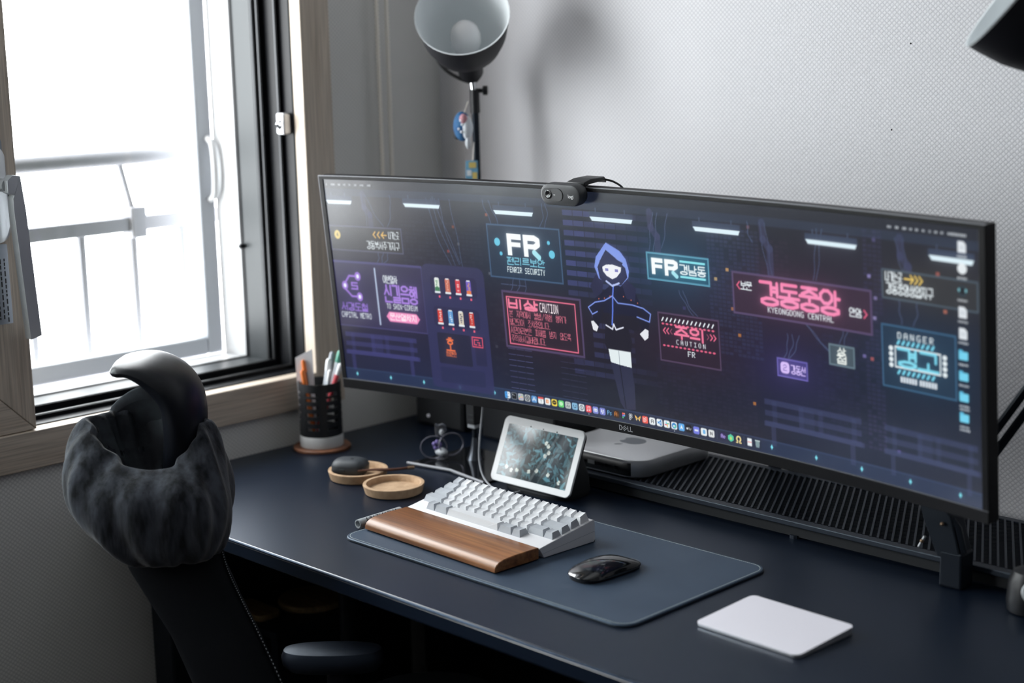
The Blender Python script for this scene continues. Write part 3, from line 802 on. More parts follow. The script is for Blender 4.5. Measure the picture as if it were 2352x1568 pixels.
# ring charm of clear tube and enamel
ch = thing('acrylic_charm', 'clear acrylic charm with looped tubes and a violet flower', 'ornament', (.290, .512, .0036))
rdir = Vector((.7059, .7079, 0)); ddir = Vector((-.698, .690, 0))
def hoop(c, rx, rz, lean, twist, n=28):
    c = Vector(c); ax = (rdir * math.cos(twist) + ddir * math.sin(twist)); az = Vector((0, 0, 1)) * math.cos(lean) + ddir * math.sin(lean)
    return [c + ax * rx * math.cos(2 * math.pi * k / n) + az * rz * math.sin(2 * math.pi * k / n) for k in range(n + 1)]
obj('hoop', MB().tube(hoop((.281, .497, .0245), .0230, .0195, .15, .0), .0010, 8), 'ring', ch, world=True, smooth=True)
obj('hoop', MB().tube(hoop((.301, .520, .0290), .0215, .0195, .15, .25), .0013, 8), 'ring', ch, world=True, smooth=True)
cu_ = MB().loft([[tuple(Vector((.283, .512, .044)) + rdir * x + Vector((0, 0, z)) + ddir * d) for x, z in ((-.008, .0), (-.0095, .010), (-.009, .021), (-.003, .018), (.004, .021), (.009, .017), (.0115, .008), (.009, .0))] for d in (-.004, .004)])
obj('cat_ear_block', cu_, 'acrylic', ch, world=True, bevel=.001)
obj('core', MB().sphere((.287, .511, .050), (.005, .004, .006), 10, 8), 'pale', ch, world=True, smooth=True)
pet = MB()
for k in range(5):
    a = 2 * math.pi * k / 5 + .3; c = Vector((.282, .504, .0275)) + rdir * .0055 * math.cos(a) + Vector((0, 0, .0055 * math.sin(a)))
    pet.sphere(tuple(c), (.0042, .0032, .0042), 10, 6)
obj('flower', pet, 'violet', ch, world=True, smooth=True)
obj('base_pad', MB().sphere((.288, .5085, .0155), (.014, .009, .0075), 16, 8), 'pale', ch, world=True, smooth=True)
obj('stand', MB().lathe([(.011, .0), (.011, .0015), (.003, .003), (.003, .012)], 16, origin=(.288, .5085, .0036)), 'acrylic', ch, world=True, smooth=True)

# pen cup on a coaster
CX, CY = .0565, .4265
tag(obj('coaster', MB().lathe([(.050, 0), (.052, .001), (.052, .0045), (.051, .0055)], 40, origin=(CX, CY, 0)), 'wood_d', smooth=True), 'round dark wood coaster under the black pen cup', 'coaster')
pc = thing('pen_cup', 'black slotted pen cup with milky base on a coaster', 'pen cup', (CX, CY, .0056))
obj('base', MB().lathe([(.0380, 0), (.0392, .001), (.0392, .0200), (.0380, .0215), (.0340, .0215)], 36), 'clear_p', pc, smooth=True)
def arcwall(mb, a0, a1, z0, z1, ro_=.0385, ri_=.0360, n=6):
    A = [math.radians(a0 + (a1 - a0) * k / n) for k in range(n + 1)]
    mb.loft([[(ro_ * math.cos(a), ro_ * math.sin(a), z0), (ro_ * math.cos(a), ro_ * math.sin(a), z1), (ri_ * math.cos(a), ri_ * math.sin(a), z1), (ri_ * math.cos(a), ri_ * math.sin(a), z0)] for a in A])
    return mb
for k in range(6):
    obj('column', arcwall(MB(), -103 + k * 60, -80 + k * 60, .0215, .118), 'black', pc, smooth=True)
for z0, z1 in ((.0215, .034), (.0385, .0470), (.0525, .0600), (.0660, .0735), (.0795, .0870), (.0925, .0965), (.1030, .118)):
    obj('band', arcwall(MB(), 0, 360, z0, z1, .0383, .0362, 40), 'black', pc, smooth=True)
obj('floor_disc', MB().lathe([(.036, .018), (.036, .0218)], 30), 'black', pc)
def pen(nm, label, p0, p1, r_, body_m, tip_m, tl=.022, group='pens in the pen cup'):
    p0, p1 = Vector(p0), Vector(p1); d = (p1 - p0).normalized(); Lp = (p1 - p0).length
    t = thing(nm, label, 'pen', p0, group=group)
    q = Vector((0, 0, 1)).rotation_difference(d).to_euler(); t.rotation_euler = q
    obj('barrel', MB().lathe([(r_ * .35, 0), (r_, .012), (r_, Lp - tl)], 12), body_m, t, smooth=True)
    obj('cap', MB().lathe([(r_ * 1.08, Lp - tl), (r_ * 1.08, Lp - .004), (r_ * .6, Lp)], 12), tip_m, t, smooth=True)
    obj('pocket_clip', MB().box(-.001, r_ * 1.05, Lp - tl - .018, .001, r_ * 1.05 + .0012, Lp - .006), tip_m, t)
b_ = Vector((CX, CY, .0285))
pen('pen', 'orange pen standing left in the pen cup before the card', b_ + Vector((-.006, -.012, 0)), b_ + Vector((-.014, -.026, .118)), .0042, 'orange', 'orange')
pen('pen', 'brown and orange pen behind the orange pen in the cup', b_ + Vector((-.012, -.006, 0)), b_ + Vector((-.020, -.019, .134)), .0038, 'leather_b', 'orange')
pen('pen', 'white pen leaning right in the pen cup, left of its neighbours', b_ + Vector((.000, -.004, 0)), b_ + Vector((.014, .014, .136)), .0048, 'pen_w', 'white_p')
pen('pen', 'grey pen leaning right in the middle of the pen cup', b_ + Vector((.006, -.010, 0)), b_ + Vector((.014, .022, .147)), .0042, 'pen_grey', 'pen_grey')
pen('pen', 'white pen with green end leaning furthest right in the cup', b_ + Vector((-.004, -.002, 0)), b_ + Vector((.029, .029, .150)), .0048, 'pen_w', 'pen_g')
pen('pen', 'pink and white pen leaning out over the cup rim at right', b_ + Vector((.002, -.012, 0)), b_ + Vector((.035, .024, .128)), .0042, 'red', 'white_p')
pen('pen', 'short white pen in front of the pink pen in the cup', b_ + Vector((.013, -.016, 0)), b_ + Vector((.031, .002, .120)), .0036, 'pen_w', 'white_p')
cd = thing('paper_card', 'white paper card with orange print standing in the pen cup', 'card', (CX - .016, CY - .012, .030))
cv = [Vector((-.0125, -.0125, 0)), Vector((.0085, .0085, 0))]
obj('card', MB().loft([[tuple(cv[0] + Vector((.0, .0, 0))), tuple(cv[1]), tuple(cv[1] + Vector((-.0005, .0005, 0))), tuple(cv[0] + Vector((-.0005, .0005, 0)))],
                        [tuple(cv[0] + Vector((-.003, -.003, .136))), tuple(cv[1] + Vector((-.002, -.002, .152))), tuple(cv[1] + Vector((-.0025, -.0015, .152))), tuple(cv[0] + Vector((-.0035, -.0025, .136)))]]), 'paper', cd)

# black speaker box at the back
sp = thing('speaker', 'small black speaker box with a white light in the desk corner', 'speaker', (.11, .71, 0))
obj('cabinet', MB().box(.045, .665, 0, .178, .775, .105), 'black', sp, world=True, bevel=.004)
obj('grille', MB().box(.051, .6635, .006, .172, .6652, .099), 'display', sp, world=True)
obj('indicator', MB().sphere((.083, .6625, .0195), .0032, 10, 8), 'led', sp, world=True, smooth=True)

cbx = thing('cable_box', 'black cable box behind the clear charm and the slim stand', 'box', (.32, .72, 0))
obj('body', MB().box(.226, .665, 0, .415, .775, .096), 'black', cbx, world=True, bevel=.006)
obj('lid', MB().box(.224, .663, .096, .417, .777, .102), 'black', cbx, world=True, bevel=.002)

# ------------------------------------------------------------------ left lamp
la = thing('desk_lamp', 'black pole lamp at left with its white shade turned to the camera', 'lamp', (.200, .700, 0))
def lo(n, mb, m_, **k): return obj(n, mb, m_, la, world=True, **k)
LX, LY = .1935, .7005
lo('foot', MB().lathe([(.0195, 0), (.0195, .012), (.008, .016)], 24, origin=(.203, .697, 0)), 'black_metal', smooth=True)
lo('pole', MB().tube([(.203, .697, .012), (.2005, .697, .30), (.1945, .7000, .610)], .0066, 12), 'black_metal', smooth=True)
neck = Vector((.1838, .7025, .6609)); SH = 1.045
opn = neck + Vector((.598, -.5465, .5870)) * .165 * SH - Vector((.7059, .7079, -.022)) * .0155
A = (opn - neck).normalized(); LL = (opn - neck).length
sleeve = lo('sleeve', MB().tube([(.1948, .7000, .590), (.1935, .7005, .632)], .0088, 12), 'black', smooth=True)
lo('swivel', MB().tube([(.1935, .7005, .622), (.1855, .7010, .664)], .0062, 10), 'chrome', smooth=True)
nest(lo('knob', MB().lathe([(.004, 0), (.004, .010), (.0085, .011), (.0085, .019), (.005, .020)], 12, (.7, .7, 0), (.1975, .7025, .630)), 'black', smooth=True), sleeve)
for s_ in (-1, 1): lo('bolt', MB().sphere(tuple(neck + Vector((.7, .7, 0)) * .013 * s_ + Vector((.5, -.5, .1)) * .012), .0045, 10, 8), 'chrome', smooth=True)
out_p = [(r_ * SH, h_ * SH) for r_, h_ in ((.006, -.006), (.018, -.004), (.0215, .004), (.0215, .042), (.025, .050), (.043, .066), (.060, .090), (.070, .118), (.0755, .150))] + [(.0775 * SH, LL)]
shL = lo('shade', MB().lathe(out_p, 48, A, neck, close=False), 'shade_out', smooth=True)
in_p = [(r_ * SH, h_ * SH) for r_, h_ in ((.004, .046), (.024, .052), (.0415, .068), (.0585, .0915), (.0685, .119), (.0740, .150))] + [(.0762 * SH, LL - .0005), (.0785 * SH, LL + .0008), (.0778 * SH, LL - .002)]
nest(lo('shade_lining', MB().lathe(in_p, 48, A, neck, close=False), 'shade_in', smooth=True), shL)
lo('bulb', MB().lathe([(.012, .046), (.014, .060), (.022, .078), (.0262, .095), (.0268, .110), (.0245, .124), (.018, .135), (.009, .141), (.001, .1425)], 32, A, neck), 'bulb', smooth=True)
R_ = Vector((.7059, .7079, -.022)); U_ = Vector((-.12, .15, .98))
lo('cable', MB().tube(smooth_path([neck + R_ * -.060 + U_ * .056, neck + R_ * -.066 + U_ * .038, neck + R_ * -.050 + U_ * .010, neck + R_ * -.024 + U_ * -.008, neck + R_ * .004 + U_ * -.016, neck + R_ * .016 + U_ * -.004], 6), .0034, 8), 'cable_black', smooth=True)
# charm and tag hanging on the pole
D_ = Vector((-.0640, .0740, -.0050))
def ch_(n, mb, m_, par, **k):
    mb.v = [(x + D_.x, y + D_.y, z + D_.z) for x, y, z in mb.v]; return obj(n, mb, m_, par, world=True, **k)
cm_ = thing('plush_charm', 'small blue dotted plush charm hanging on the lamp pole', 'charm', Vector((.268, .590, .574)) + D_)
cb_ = ch_('body', MB().sphere((.2660, .586, .5740), (.0160, .0160, .0265), 18, 12), 'blue', cm_, smooth=True)
ch_('belly', MB().sphere((.2770, .587, .5720), (.0100, .0115, .0210), 14, 10), 'dots', cm_, smooth=True)
ch_('cheek', MB().sphere((.2760, .580, .5870), (.0075, .0075, .0095), 12, 8), 'pink', cm_, smooth=True)
ch_('tail', MB().sphere((.2800, .586, .5450), (.0050, .0050, .0110), 10, 8), 'pale', cm_, smooth=True)
ch_('foot', MB().sphere((.2560, .582, .5560), (.0050, .0050, .0055), 10, 8), 'black', cm_, smooth=True)
for a, z in ((-.9, .585), (-.75, .578), (-.55, .571), (-1.15, .570), (-.85, .565)):
    nest(ch_('dot', MB().sphere((.266 + .0153 * math.cos(a), .586 + .0153 * math.sin(a), z), .0024, 8, 6), 'dots', cm_, smooth=True), cb_)
ch_('string', MB().tube([(.272, .586, .598), (.2640, .6040, .617)], .0008, 6), 'cord', cm_)
tg = thing('paper_tag', 'light blue paper tag with yellow print on the lamp pole', 'tag', Vector((.285, .59, .50)) + D_)
tc_ = ch_('card', MB().loft([[(.272, .585, .470), (.288, .601, .470), (.2872, .6015, .470), (.2712, .5855, .470)], [(.273, .586, .513), (.288, .601, .513), (.2872, .6015, .513), (.2722, .5865, .513)]]), 'tag', tg)
for x0, x1, z0, z1, m_ in ((.277, .286, .500, .510, 'yellow'), (.274, .280, .486, .496, 'dots'), (.281, .287, .480, .492, 'yellow'), (.276, .284, .474, .479, 'dots')):
    y0, y1 = x0 + .3126, x1 + .3126
    nest(ch_('print', MB().loft([[(x0, y0, z0), (x1, y1, z0), (x1, y1, z1), (x0, y0, z1)], [(x0 + .0004, y0 - .0004, z0), (x1 + .0004, y1 - .0004, z0), (x1 + .0004, y1 - .0004, z1), (x0 + .0004, y0 - .0004, z1)]]), m_, tg), tc_)
ch_('string', MB().tube([(.283, .594, .513), (.277, .603, .545)], .0007, 6), 'cord', tg)
# slim stand on the glossy tray
sd = thing('slim_stand', 'slim black stand with metal collar and flared foot, left of the tablet', 'stand', (.335, .545, .0036))
def sdo(n, mb, m_, **k): return obj(n, mb, m_, sd, world=True, **k)
sdo('foot', MB().lathe([(.0150, .0036), (.0140, .006), (.0085, .022), (.0060, .036), (.0048, .042)], 28, origin=(.335, .545, 0)), 'foot', smooth=True)
sdo('stem', MB().tube([(.335, .545, .036), (.3340, .5465, .062)], .0045, 12), 'black_metal', smooth=True)
sdo('collar', MB().lathe([(.0125, .060), (.0125, .066)], 4, origin=(.3340, .5465, 0)), 'silver')
gp = sdo('grip', MB().box(.3235, .5360, .066, .3445, .5570, .165), 'black', bevel=.002)
for z in (.074, .083, .106, .114): nest(sdo('grip_mark', MB().box(.330, .5353, z, .342, .5360, z + .0015), 'pvc_grey'), gp)

# ------------------------------------------------------------------ right arm lamp with clamp
lr = thing('arm_lamp', 'black spring-arm lamp clamped to the desk at the right edge', 'lamp', (1.278, .53, 0))
def ro2(n, mb, m_='black_metal', **k): return obj(n, mb, m_, lr, world=True, **k)
ro2('clamp_foot', MB().box(1.2600, .5120, 0, 1.2930, .5440, .050), bevel=.003)
ro2('clamp_body', MB().loft([[(1.2560, .512, .040), (1.2920, .512, .040), (1.2920, .544, .040), (1.2560, .544, .040)], [(1.2330, .514, .088), (1.2740, .514, .098), (1.2740, .546, .098), (1.2330, .546, .088)], [(1.2250, .516, .110), (1.2480, .516, .116), (1.2480, .546, .116), (1.2250, .546, .110)]]), bevel=.002)
ro2('clamp_strut', MB().tube([(1.2910, .520, .050), (1.2820, .520, .082), (1.2660, .520, .098)], .0050, 8), smooth=True)
ro2('strut_plate', MB().tube([(1.2300, .5112, .048), (1.2385, .5112, .064)], .0020, 8), 'silver')
for x, z in ((1.2640, .0865), (1.2350, .0570)): ro2('bolt', MB().sphere((x, .5100, z), .0028, 10, 8), 'brass', smooth=True)
e0, e1, e2 = Vector((1.2500, .548, .100)), Vector((1.5250, .690, .590)), Vector((1.4650, .610, .640))
dA = (e1 - e0).normalized(); side = dA.cross(Vector((-.7, .7, 0))).normalized()
for s in (-1, 1): ro2('lower_arm', MB().tube([e0 + side * .009 * s, e1 + side * .009 * s], .0062, 8), smooth=True)
sp_ = [e0 + dA * (.07 + .06 * k / 60) + side * (.020) + (side * math.cos(k * .9) + dA.cross(side) * math.sin(k * .9)) * .0042 for k in range(61)]
ro2('spring', MB().tube(sp_, .0011, 5), 'cable')
ro2('elbow', MB().lathe([(.016, -.012), (.016, .012)], 16, (-.7, .7, 0), e1), smooth=True)
tipc = Vector((1.2934, .4822, .7052)); rim_d = Vector((.549, .303, .787)).normalized(); axr = (Vector((-.692, -.373, .627)) + Vector((.478, -.878, .005)) * .13).normalized()
axr = (axr - rim_d * axr.dot(rim_d)).normalized(); oc = tipc + rim_d * .0775; nk = oc - axr * .165
ro2('upper_arm', MB().tube([e1, nk - axr * .004], .0062, 8), smooth=True)
shR = ro2('shade', MB().lathe([(.006, -.006), (.018, -.004), (.0215, .004), (.0215, .042), (.025, .050), (.043, .066), (.060, .090), (.070, .118), (.0755, .150), (.0775, .165)], 48, axr, nk, close=False), 'shade_out', smooth=True)
liR = ro2('shade_lining', MB().lathe([(.004, .046), (.024, .052), (.0415, .068), (.0585, .0915), (.0685, .119), (.0740, .150), (.0762, .1645), (.0785, .166), (.0778, .1635)], 48, axr, nk, close=False), 'shade_in', smooth=True)
nest(liR, shR)
ro2('bulb', MB().lathe([(.012, .046), (.014, .060), (.022, .078), (.0262, .095), (.0268, .110), (.0245, .124), (.018, .135), (.001, .1425)], 24, axr, nk), 'bulb', smooth=True)

# small black device at the right edge
gd = thing('round_speaker', 'small black rounded speaker with a pale round face', 'speaker', (1.394, .506, 0))
obj('body', MB().lathe([(.026, 0), (.0285, .002), (.030, .014), (.0275, .040), (.022, .053), (.010, .058), (.001, .0585)], 32), 'black', gd, smooth=True)
fd = Vector((.55, -.83, .10)).normalized()
obj('face_ring', MB().lathe([(.0145, .020), (.0145, .0295), (.0130, .0302)], 28, fd, (0, 0, .0305)), 'shade_in', gd, smooth=True)
obj('face', MB().lathe([(.0128, .0285), (.0128, .0298)], 28, fd, (0, 0, .0305)), 'pale_green', gd)

# ------------------------------------------------------------------ chair tucked under the desk, hoodie over its back
RX = Vector((.7059, .7079, 0)).normalized(); FX = Vector((-.698, .690, 0)).normalized()
CH = thing('office_chair', 'black office chair with curved headrest tucked in at the desk', 'chair', (.47, -.02, -.73), (0, 0, 0))
def co(n, mb, m_='chair', **k): return obj(n, mb, m_, CH, world=True, **k)
def sec(c, h, d, n=24, p=.75, lean=0):
    c = Vector(c)
    return [c + RX * math.copysign(abs(math.cos(a)) ** p, math.cos(a)) * h + FX * math.copysign(abs(math.sin(a)) ** p, math.sin(a)) * d for a in [2 * math.pi * k / n for k in range(n)]]
co('backrest', MB().loft([sec((.570, -.108, -.23), .070, .022), sec((.545, -.1145, -.1443), .0615, .022), sec((.512, -.126, -.0737), .0610, .024), sec((.4855, -.138, -.0257), .0640, .026), sec((.4650, -.148, .0164), .0680, .028), sec((.4534, -.151, .0462), .0690, .028), sec((.446, -.147, .085), .064, .026), sec((.444, -.144, .110), .045, .020)]), smooth=True)
# stitched piping down the right-hand edge of the back
e = [Vector(c) + RX * h - FX * .010 for c, h in (((.4475, -.150, .062), .071), ((.4650, -.148, .0164), .0695), ((.4855, -.138, -.0257), .066), ((.512, -.126, -.0737), .0625), ((.545, -.1145, -.1443), .063), ((.570, -.108, -.23), .071))]
ep = smooth_path(e, 14); co('piping', MB().tube(ep, .0022, 8), smooth=True)
stm = MB()
for a, b in zip(ep[::1], ep[1::1]): stm.tube([a.lerp(b, .2) - FX * .002 + RX * .0006, a.lerp(b, .6) - FX * .0021 + RX * .0006], .0007, 5)
o = co('stitching', stm, 'cloth_g'); o['kind'] = 'stuff'
# curved headrest: a spoon-like shell
spn = smooth_path([(.4462, -.1320, .115), (.4475, -.1240, .160), (.4462, -.1180, .205), (.4345, -.1190, .243), (.4120, -.1330, .2705), (.3880, -.1530, .2850), (.3660, -.1740, .2840)], 6)
nS = len(spn); rings = []
for i, p in enumerate(spn):
    t = (spn[min(i + 1, nS - 1)] - spn[max(i - 1, 0)]).normalized()
    s = i / (nS - 1)
    nrm = t.cross(FX).normalized()
    wd_ = .020 + .062 * math.sin(math.pi * min(1, max(0, (s - .12) / .98))) ** .7 if s > .12 else .020
    th = .020 + .012 * math.sin(math.pi * min(1, s * 1.15)) - .008 * s if s < .93 else .0125 * math.sqrt(max(.05, 1 - ((s - .93) / .07) ** 2))
    if s >= .93: wd_ *= math.sqrt(max(.12, 1 - ((s - .93) / .075) ** 2))
    c = p + FX * (wd_ * .55)
    rings.append([c + FX * math.copysign(abs(math.cos(a)) ** .9, math.cos(a)) * wd_ + nrm * math.sin(a) * th - nrm * .35 * wd_ * (math.cos(a) ** 2 - .4) * .0 for a in [2 * math.pi * k / 24 for k in range(24)]])
co('headrest', MB().loft(rings), 'chair_pl', smooth=True)
# arms, seat, column, base
def armset(c0, dirv):
    c0 = Vector(c0); d = Vector(dirv).normalized(); q = Vector((-d.y, d.x, 0))
    def pr_(t, w_, z): 
        return [c0 + d * (.052 + math.copysign(abs(math.cos(a)) ** .8, math.cos(a)) * (.072 - t)) + q * math.copysign(abs(math.sin(a)) ** .8, math.sin(a)) * (w_ * .78 - t) + Vector((0, 0, z)) for a in [2 * math.pi * k / 32 for k in range(32)]]
    co('armrest', MB().loft([pr_(.012, .040, -.034), pr_(.002, .040, -.024), pr_(0, .040, -.012), pr_(.004, .040, -.003), pr_(.013, .040, 0)]), 'armpad', smooth=True)
    p = c0 + d * .06
    co('arm_post', MB().tube([p + Vector((0, 0, -.03)), p + Vector((0, 0, -.2)), p + q * .0 + Vector((0, 0, -.27))], .018, 10), 'chair_pl', smooth=True)
armset((.5900, -.0480, -.0985), (.72, .69, 0))
armset((.300, .205, -.0960), (.72, .69, 0))
co('seat', MB().loft([[(.66 + x * s, .12 + y * s, z) for x, y in rrect(.46, .46, .12, 6)] for s, z in ((.9, -.36), (1, -.34), (1, -.30), (.94, -.275))]), smooth=True)
co('column', MB().lathe([(.03, -.66), (.03, -.5), (.022, -.5), (.022, -.36)], 16, origin=(.66, .12, 0)), 'chair_pl', smooth=True)
co('back_stem', MB().tube(smooth_path([(.570, -.108, -.22), (.575, -.10, -.32), (.62, .0, -.39), (.66, .11, -.39)], 5), .022, 10), 'chair_pl', smooth=True)
for k in range(5):
    a = 2 * math.pi * k / 5 + .4; dx, dy = math.cos(a), math.sin(a)
    bl = co('base_leg', MB().tube([(.66, .12, -.645), (.66 + dx * .27, .12 + dy * .27, -.672)], [.024, .014], 10), 'chair_pl', smooth=True)
    cs_ = co('caster', MB().lathe([(.026, -.02), (.028, -.01), (.028, .01), (.026, .02)], 16, (-dy, dx, 0), (.66 + dx * .27, .12 + dy * .27, -.702)), 'chair_pl', smooth=True); nest(cs_, bl)

hd = thing('hoodie', 'heather grey hoodie draped over the back of the office chair', 'hoodie', (.44, -.15, -.0))
rowsH = [(.0300, (.4564, -.1514), .050, .046), (.0343, (.4564, -.1514), .0640, .062), (.0523, (.4478, -.1551), .0846, .078), (.0762, (.4385, -.1579), .1020, .086), (.1001, (.4303, -.1596), .1125, .090),
         (.1239, (.4237, -.1596), .1148, .090), (.1596, (.4145, -.1591), .1100, .086), (.1850, (.4105, -.1560), .1025, .080), (.2050, (.4080, -.1515), .0930, .072), (.2180, (.4080, -.1490), .0840, .064), (.2235, (.4085, -.1480), .0760, .056)]
rowsI = [(.2190, (.4085, -.1480), .0690, .050), (.2000, (.4100, -.1480), .0650, .046), (.1700, (.4150, -.1480), .0600, .042), (.1450, (.4200, -.1480), .0500, .036)]
rng = random.Random(3)
ph = [rng.uniform(0, 6.28) for _ in range(8)]
def hsec(z, c, h, d, rim, n=112):
    out = []
    for k in range(n):
        a = 2 * math.pi * k / n
        ca, sa = math.cos(a), math.sin(a)
        x = math.copysign(abs(ca) ** .9, ca) * h; y = math.copysign(abs(sa) ** .9, sa) * d
        fold = .0022 * math.sin(9 * a + ph[0] + z * 16) + .0018 * math.sin(15 * a + ph[1] - z * 24) + .0030 * math.sin(4 * a + ph[2] + z * 22)
        m_ = 1 + fold / max(h, d) * 1.6
        dz = 0
        if rim > 0:   # neckline falls toward the viewer's right, high at the left shoulder and at the back
            toward = max(0, -sa)            # camera side
            dip = toward ** 1.3 * (.060 + .015 * ca)
            rightdip = .012 * max(0, ca) ** 2
            dz = -rim * (dip + rightdip)
        p = Vector((c[0], c[1], z)) + RX * x * m_ + FX * y * m_ + Vector((0, 0, dz))
        out.append(p)
    return out
def rimw(z): return max(0, min(1, (z - .1239) / .095))
obj('body', MB().loft([hsec(z, c, h, d, rimw(z)) for z, c, h, d in rowsH] + [hsec(z, c, h, d, 1) for z, c, h, d in rowsI], False, False), 'hoodie', hd, world=True, smooth=True, sub=1)
obj('lining', MB().loft([hsec(z - .004, c, h * .96, d * .94, 1) for z, c, h, d in rowsI] + [hsec(.10, (.42, -.148), .04, .03, .5)], False, True), 'lining', hd, world=True, smooth=True)
# hood flap standing behind the headrest
hf = []
for k in range(9):
    s = k / 8; z = .19 + .062 * math.sin(math.pi * (.15 + .7 * s)); 
    base = Vector((.395, -.150, 0)) + RX * (-.055 + .115 * s) + FX * (.030 + .010 * math.sin(math.pi * s))
    hf.append([base + Vector((0, 0, .15)), base + Vector((0, 0, z)) + FX * -.004, base + Vector((0, 0, z + .004)) + FX * .004, base + Vector((0, 0, z - .002)) + FX * .010, base + Vector((0, 0, .15)) + FX * .010])
obj('hood', MB().loft(hf), 'lining', hd, world=True, smooth=True, sub=1)

# ------------------------------------------------------------------ dim things under the desk
ub = thing('storage_cart', 'dark storage cart in the shadow under the desk', 'cart', (.11, .40, -.73))
obj('top_shelf', MB().box(.020, .200, -.268, .200, .60, -.254), 'black_metal', ub, world=True, bevel=.003)
obj('mid_shelf', MB().box(.020, .200, -.56, .200, .60, -.546), 'black_metal', ub, world=True, bevel=.003)
for x, y in ((.034, .215), (.186, .215), (.034, .585), (.186, .585)): obj('post', MB().box(x - .01, y - .01, -.73, x + .01, y + .01, -.268), 'black_metal', ub, world=True)
tag(obj('wooden_board', MB().prism([(.125 + .060 * math.cos(2 * math.pi * k / 40), .335 + .060 * math.sin(2 * math.pi * k / 40)) for k in range(40)], -.254, -.242), 'bamboo', bevel=.003, smooth=True), 'round wooden board on the cart in the shadow under the desk', 'board')
tag(obj('wooden_board', MB().prism(rrect(.10, .05, .015, 5, .090, .236), -.254, -.243), 'bamboo', bevel=.002), 'small oblong wooden board beside the round board under the desk', 'board')
# ------------------------------------------------------------------ pictures on the two displays (drawn with numpy, stored as a colour attribute)
class Canvas:
    """coordinates in mm: x to the right, y up; ss samples per mm; sRGB 0..255"""
    def __init__(s, x0, x1, y0, y1, ss, bg):
        s.x0, s.y1, s.ss = x0, y1, ss
        s.w, s.h = int(round((x1 - x0) * ss)), int(round((y1 - y0) * ss))
        s.a = np.zeros((s.h, s.w, 3), np.float32) + np.array(bg, np.float32)
        s.glow = np.zeros_like(s.a)
    def grid(s, xa, xb, ya, yb, pad=1.0):
        i0 = max(0, int((xa - pad - s.x0) * s.ss)); i1 = min(s.w, int((xb + pad - s.x0) * s.ss) + 1)
        j0 = max(0, int((s.y1 - yb - pad) * s.ss)); j1 = min(s.h, int((s.y1 - ya + pad) * s.ss) + 1)
        if i1 <= i0 or j1 <= j0: return None
        X = s.x0 + (np.arange(i0, i1) + .5) / s.ss; Y = s.y1 - (np.arange(j0, j1) + .5) / s.ss
        return (slice(j0, j1), slice(i0, i1)), X[None, :], Y[:, None]
    def put(s, sl, m, c, al=1., glow=0.):
        m = np.clip(m, 0, 1) * al
        s.a[sl] = s.a[sl] * (1 - m[..., None]) + np.array(c, np.float32) * m[..., None]
        if glow: s.glow[sl] += np.array(c, np.float32) * m[..., None] * glow
    def rect(s, x0, y0, x1, y1, c, al=1., r=0., glow=0.):
        if x1 < x0: x0, x1 = x1, x0
        if y1 < y0: y0, y1 = y1, y0
        g = s.grid(x0, x1, y0, y1)
        if g is None: return
        sl, X, Y = g
        dx = np.abs(X - (x0 + x1) / 2) - ((x1 - x0) / 2 - r); dy = np.abs(Y - (y0 + y1) / 2) - ((y1 - y0) / 2 - r)
        d = np.hypot(np.maximum(dx, 0), np.maximum(dy, 0)) + np.minimum(np.maximum(dx, dy), 0) - r
        s.put(sl, .5 - d * s.ss, c, al, glow)
    def frame(s, x0, y0, x1, y1, w, c, al=1., glow=0.):
        for q in ((x0, y0, x1, y0 + w), (x0, y1 - w, x1, y1), (x0, y0 + w, x0 + w, y1 - w), (x1 - w, y0 + w, x1, y1 - w)): s.rect(*q, c, al, 0, glow)
    def line(s, pts, w, c, al=1., glow=0.):
        for (ax, ay), (bx, by) in zip(pts, pts[1:]):
            g = s.grid(min(ax, bx), max(ax, bx), min(ay, by), max(ay, by), w + 1)
            if g is None: continue
            sl, X, Y = g
            L2 = (bx - ax) ** 2 + (by - ay) ** 2 + 1e-9
            t = np.clip(((X - ax) * (bx - ax) + (Y - ay) * (by - ay)) / L2, 0, 1)
            d = np.hypot(X - ax - t * (bx - ax), Y - ay - t * (by - ay))
            s.put(sl, .5 + (w / 2 - d) * s.ss, c, al, glow)
    def ell(s, cx, cy, rx, ry, c, al=1., glow=0., soft=0.):
        g = s.grid(cx - rx, cx + rx, cy - ry, cy + ry)
        if g is None: return
        sl, X, Y = g
        d = np.hypot((X - cx) / rx, (Y - cy) / ry)
        m = np.clip(1 - d, 0, 1) ** 1.2 if soft else .5 + (1 - d) * min(rx, ry) * s.ss
        s.put(sl, m, c, al, glow)
    def poly(s, pts, c, al=1., glow=0.):
        xs, ys = [p[0] for p in pts], [p[1] for p in pts]
        g = s.grid(min(xs), max(xs), min(ys), max(ys))
        if g is None: return
        sl, X, Y = g; m = np.zeros((Y.shape[0], X.shape[1]), bool)
        n = len(pts)
        for i in range(n):
            (ax, ay), (bx, by) = pts[i], pts[(i + 1) % n]
            if ay == by: continue
            cnd = (ay > Y) != (by > Y)
            m ^= cnd & (X < (bx - ax) * (Y - ay) / (by - ay) + ax)
        s.put(sl, m.astype(np.float32), c, al, glow)
    def blur(s, a, r):
        k = max(1, int(r * s.ss))
        for _ in range(3):
            for ax in (0, 1):
                p = [(0, 0)] * 3; p[ax] = (k + 1, k)
                cs = np.cumsum(np.pad(a, p, mode='constant'), axis=ax, dtype=np.float64)
                n = a.shape[ax]
                sl1 = [slice(None)] * 3; sl0 = [slice(None)] * 3
                sl1[ax] = slice(2 * k + 1, 2 * k + 1 + n); sl0[ax] = slice(0, n)
                a = ((cs[tuple(sl1)] - cs[tuple(sl0)]) / (2 * k + 1)).astype(np.float32)
        return a

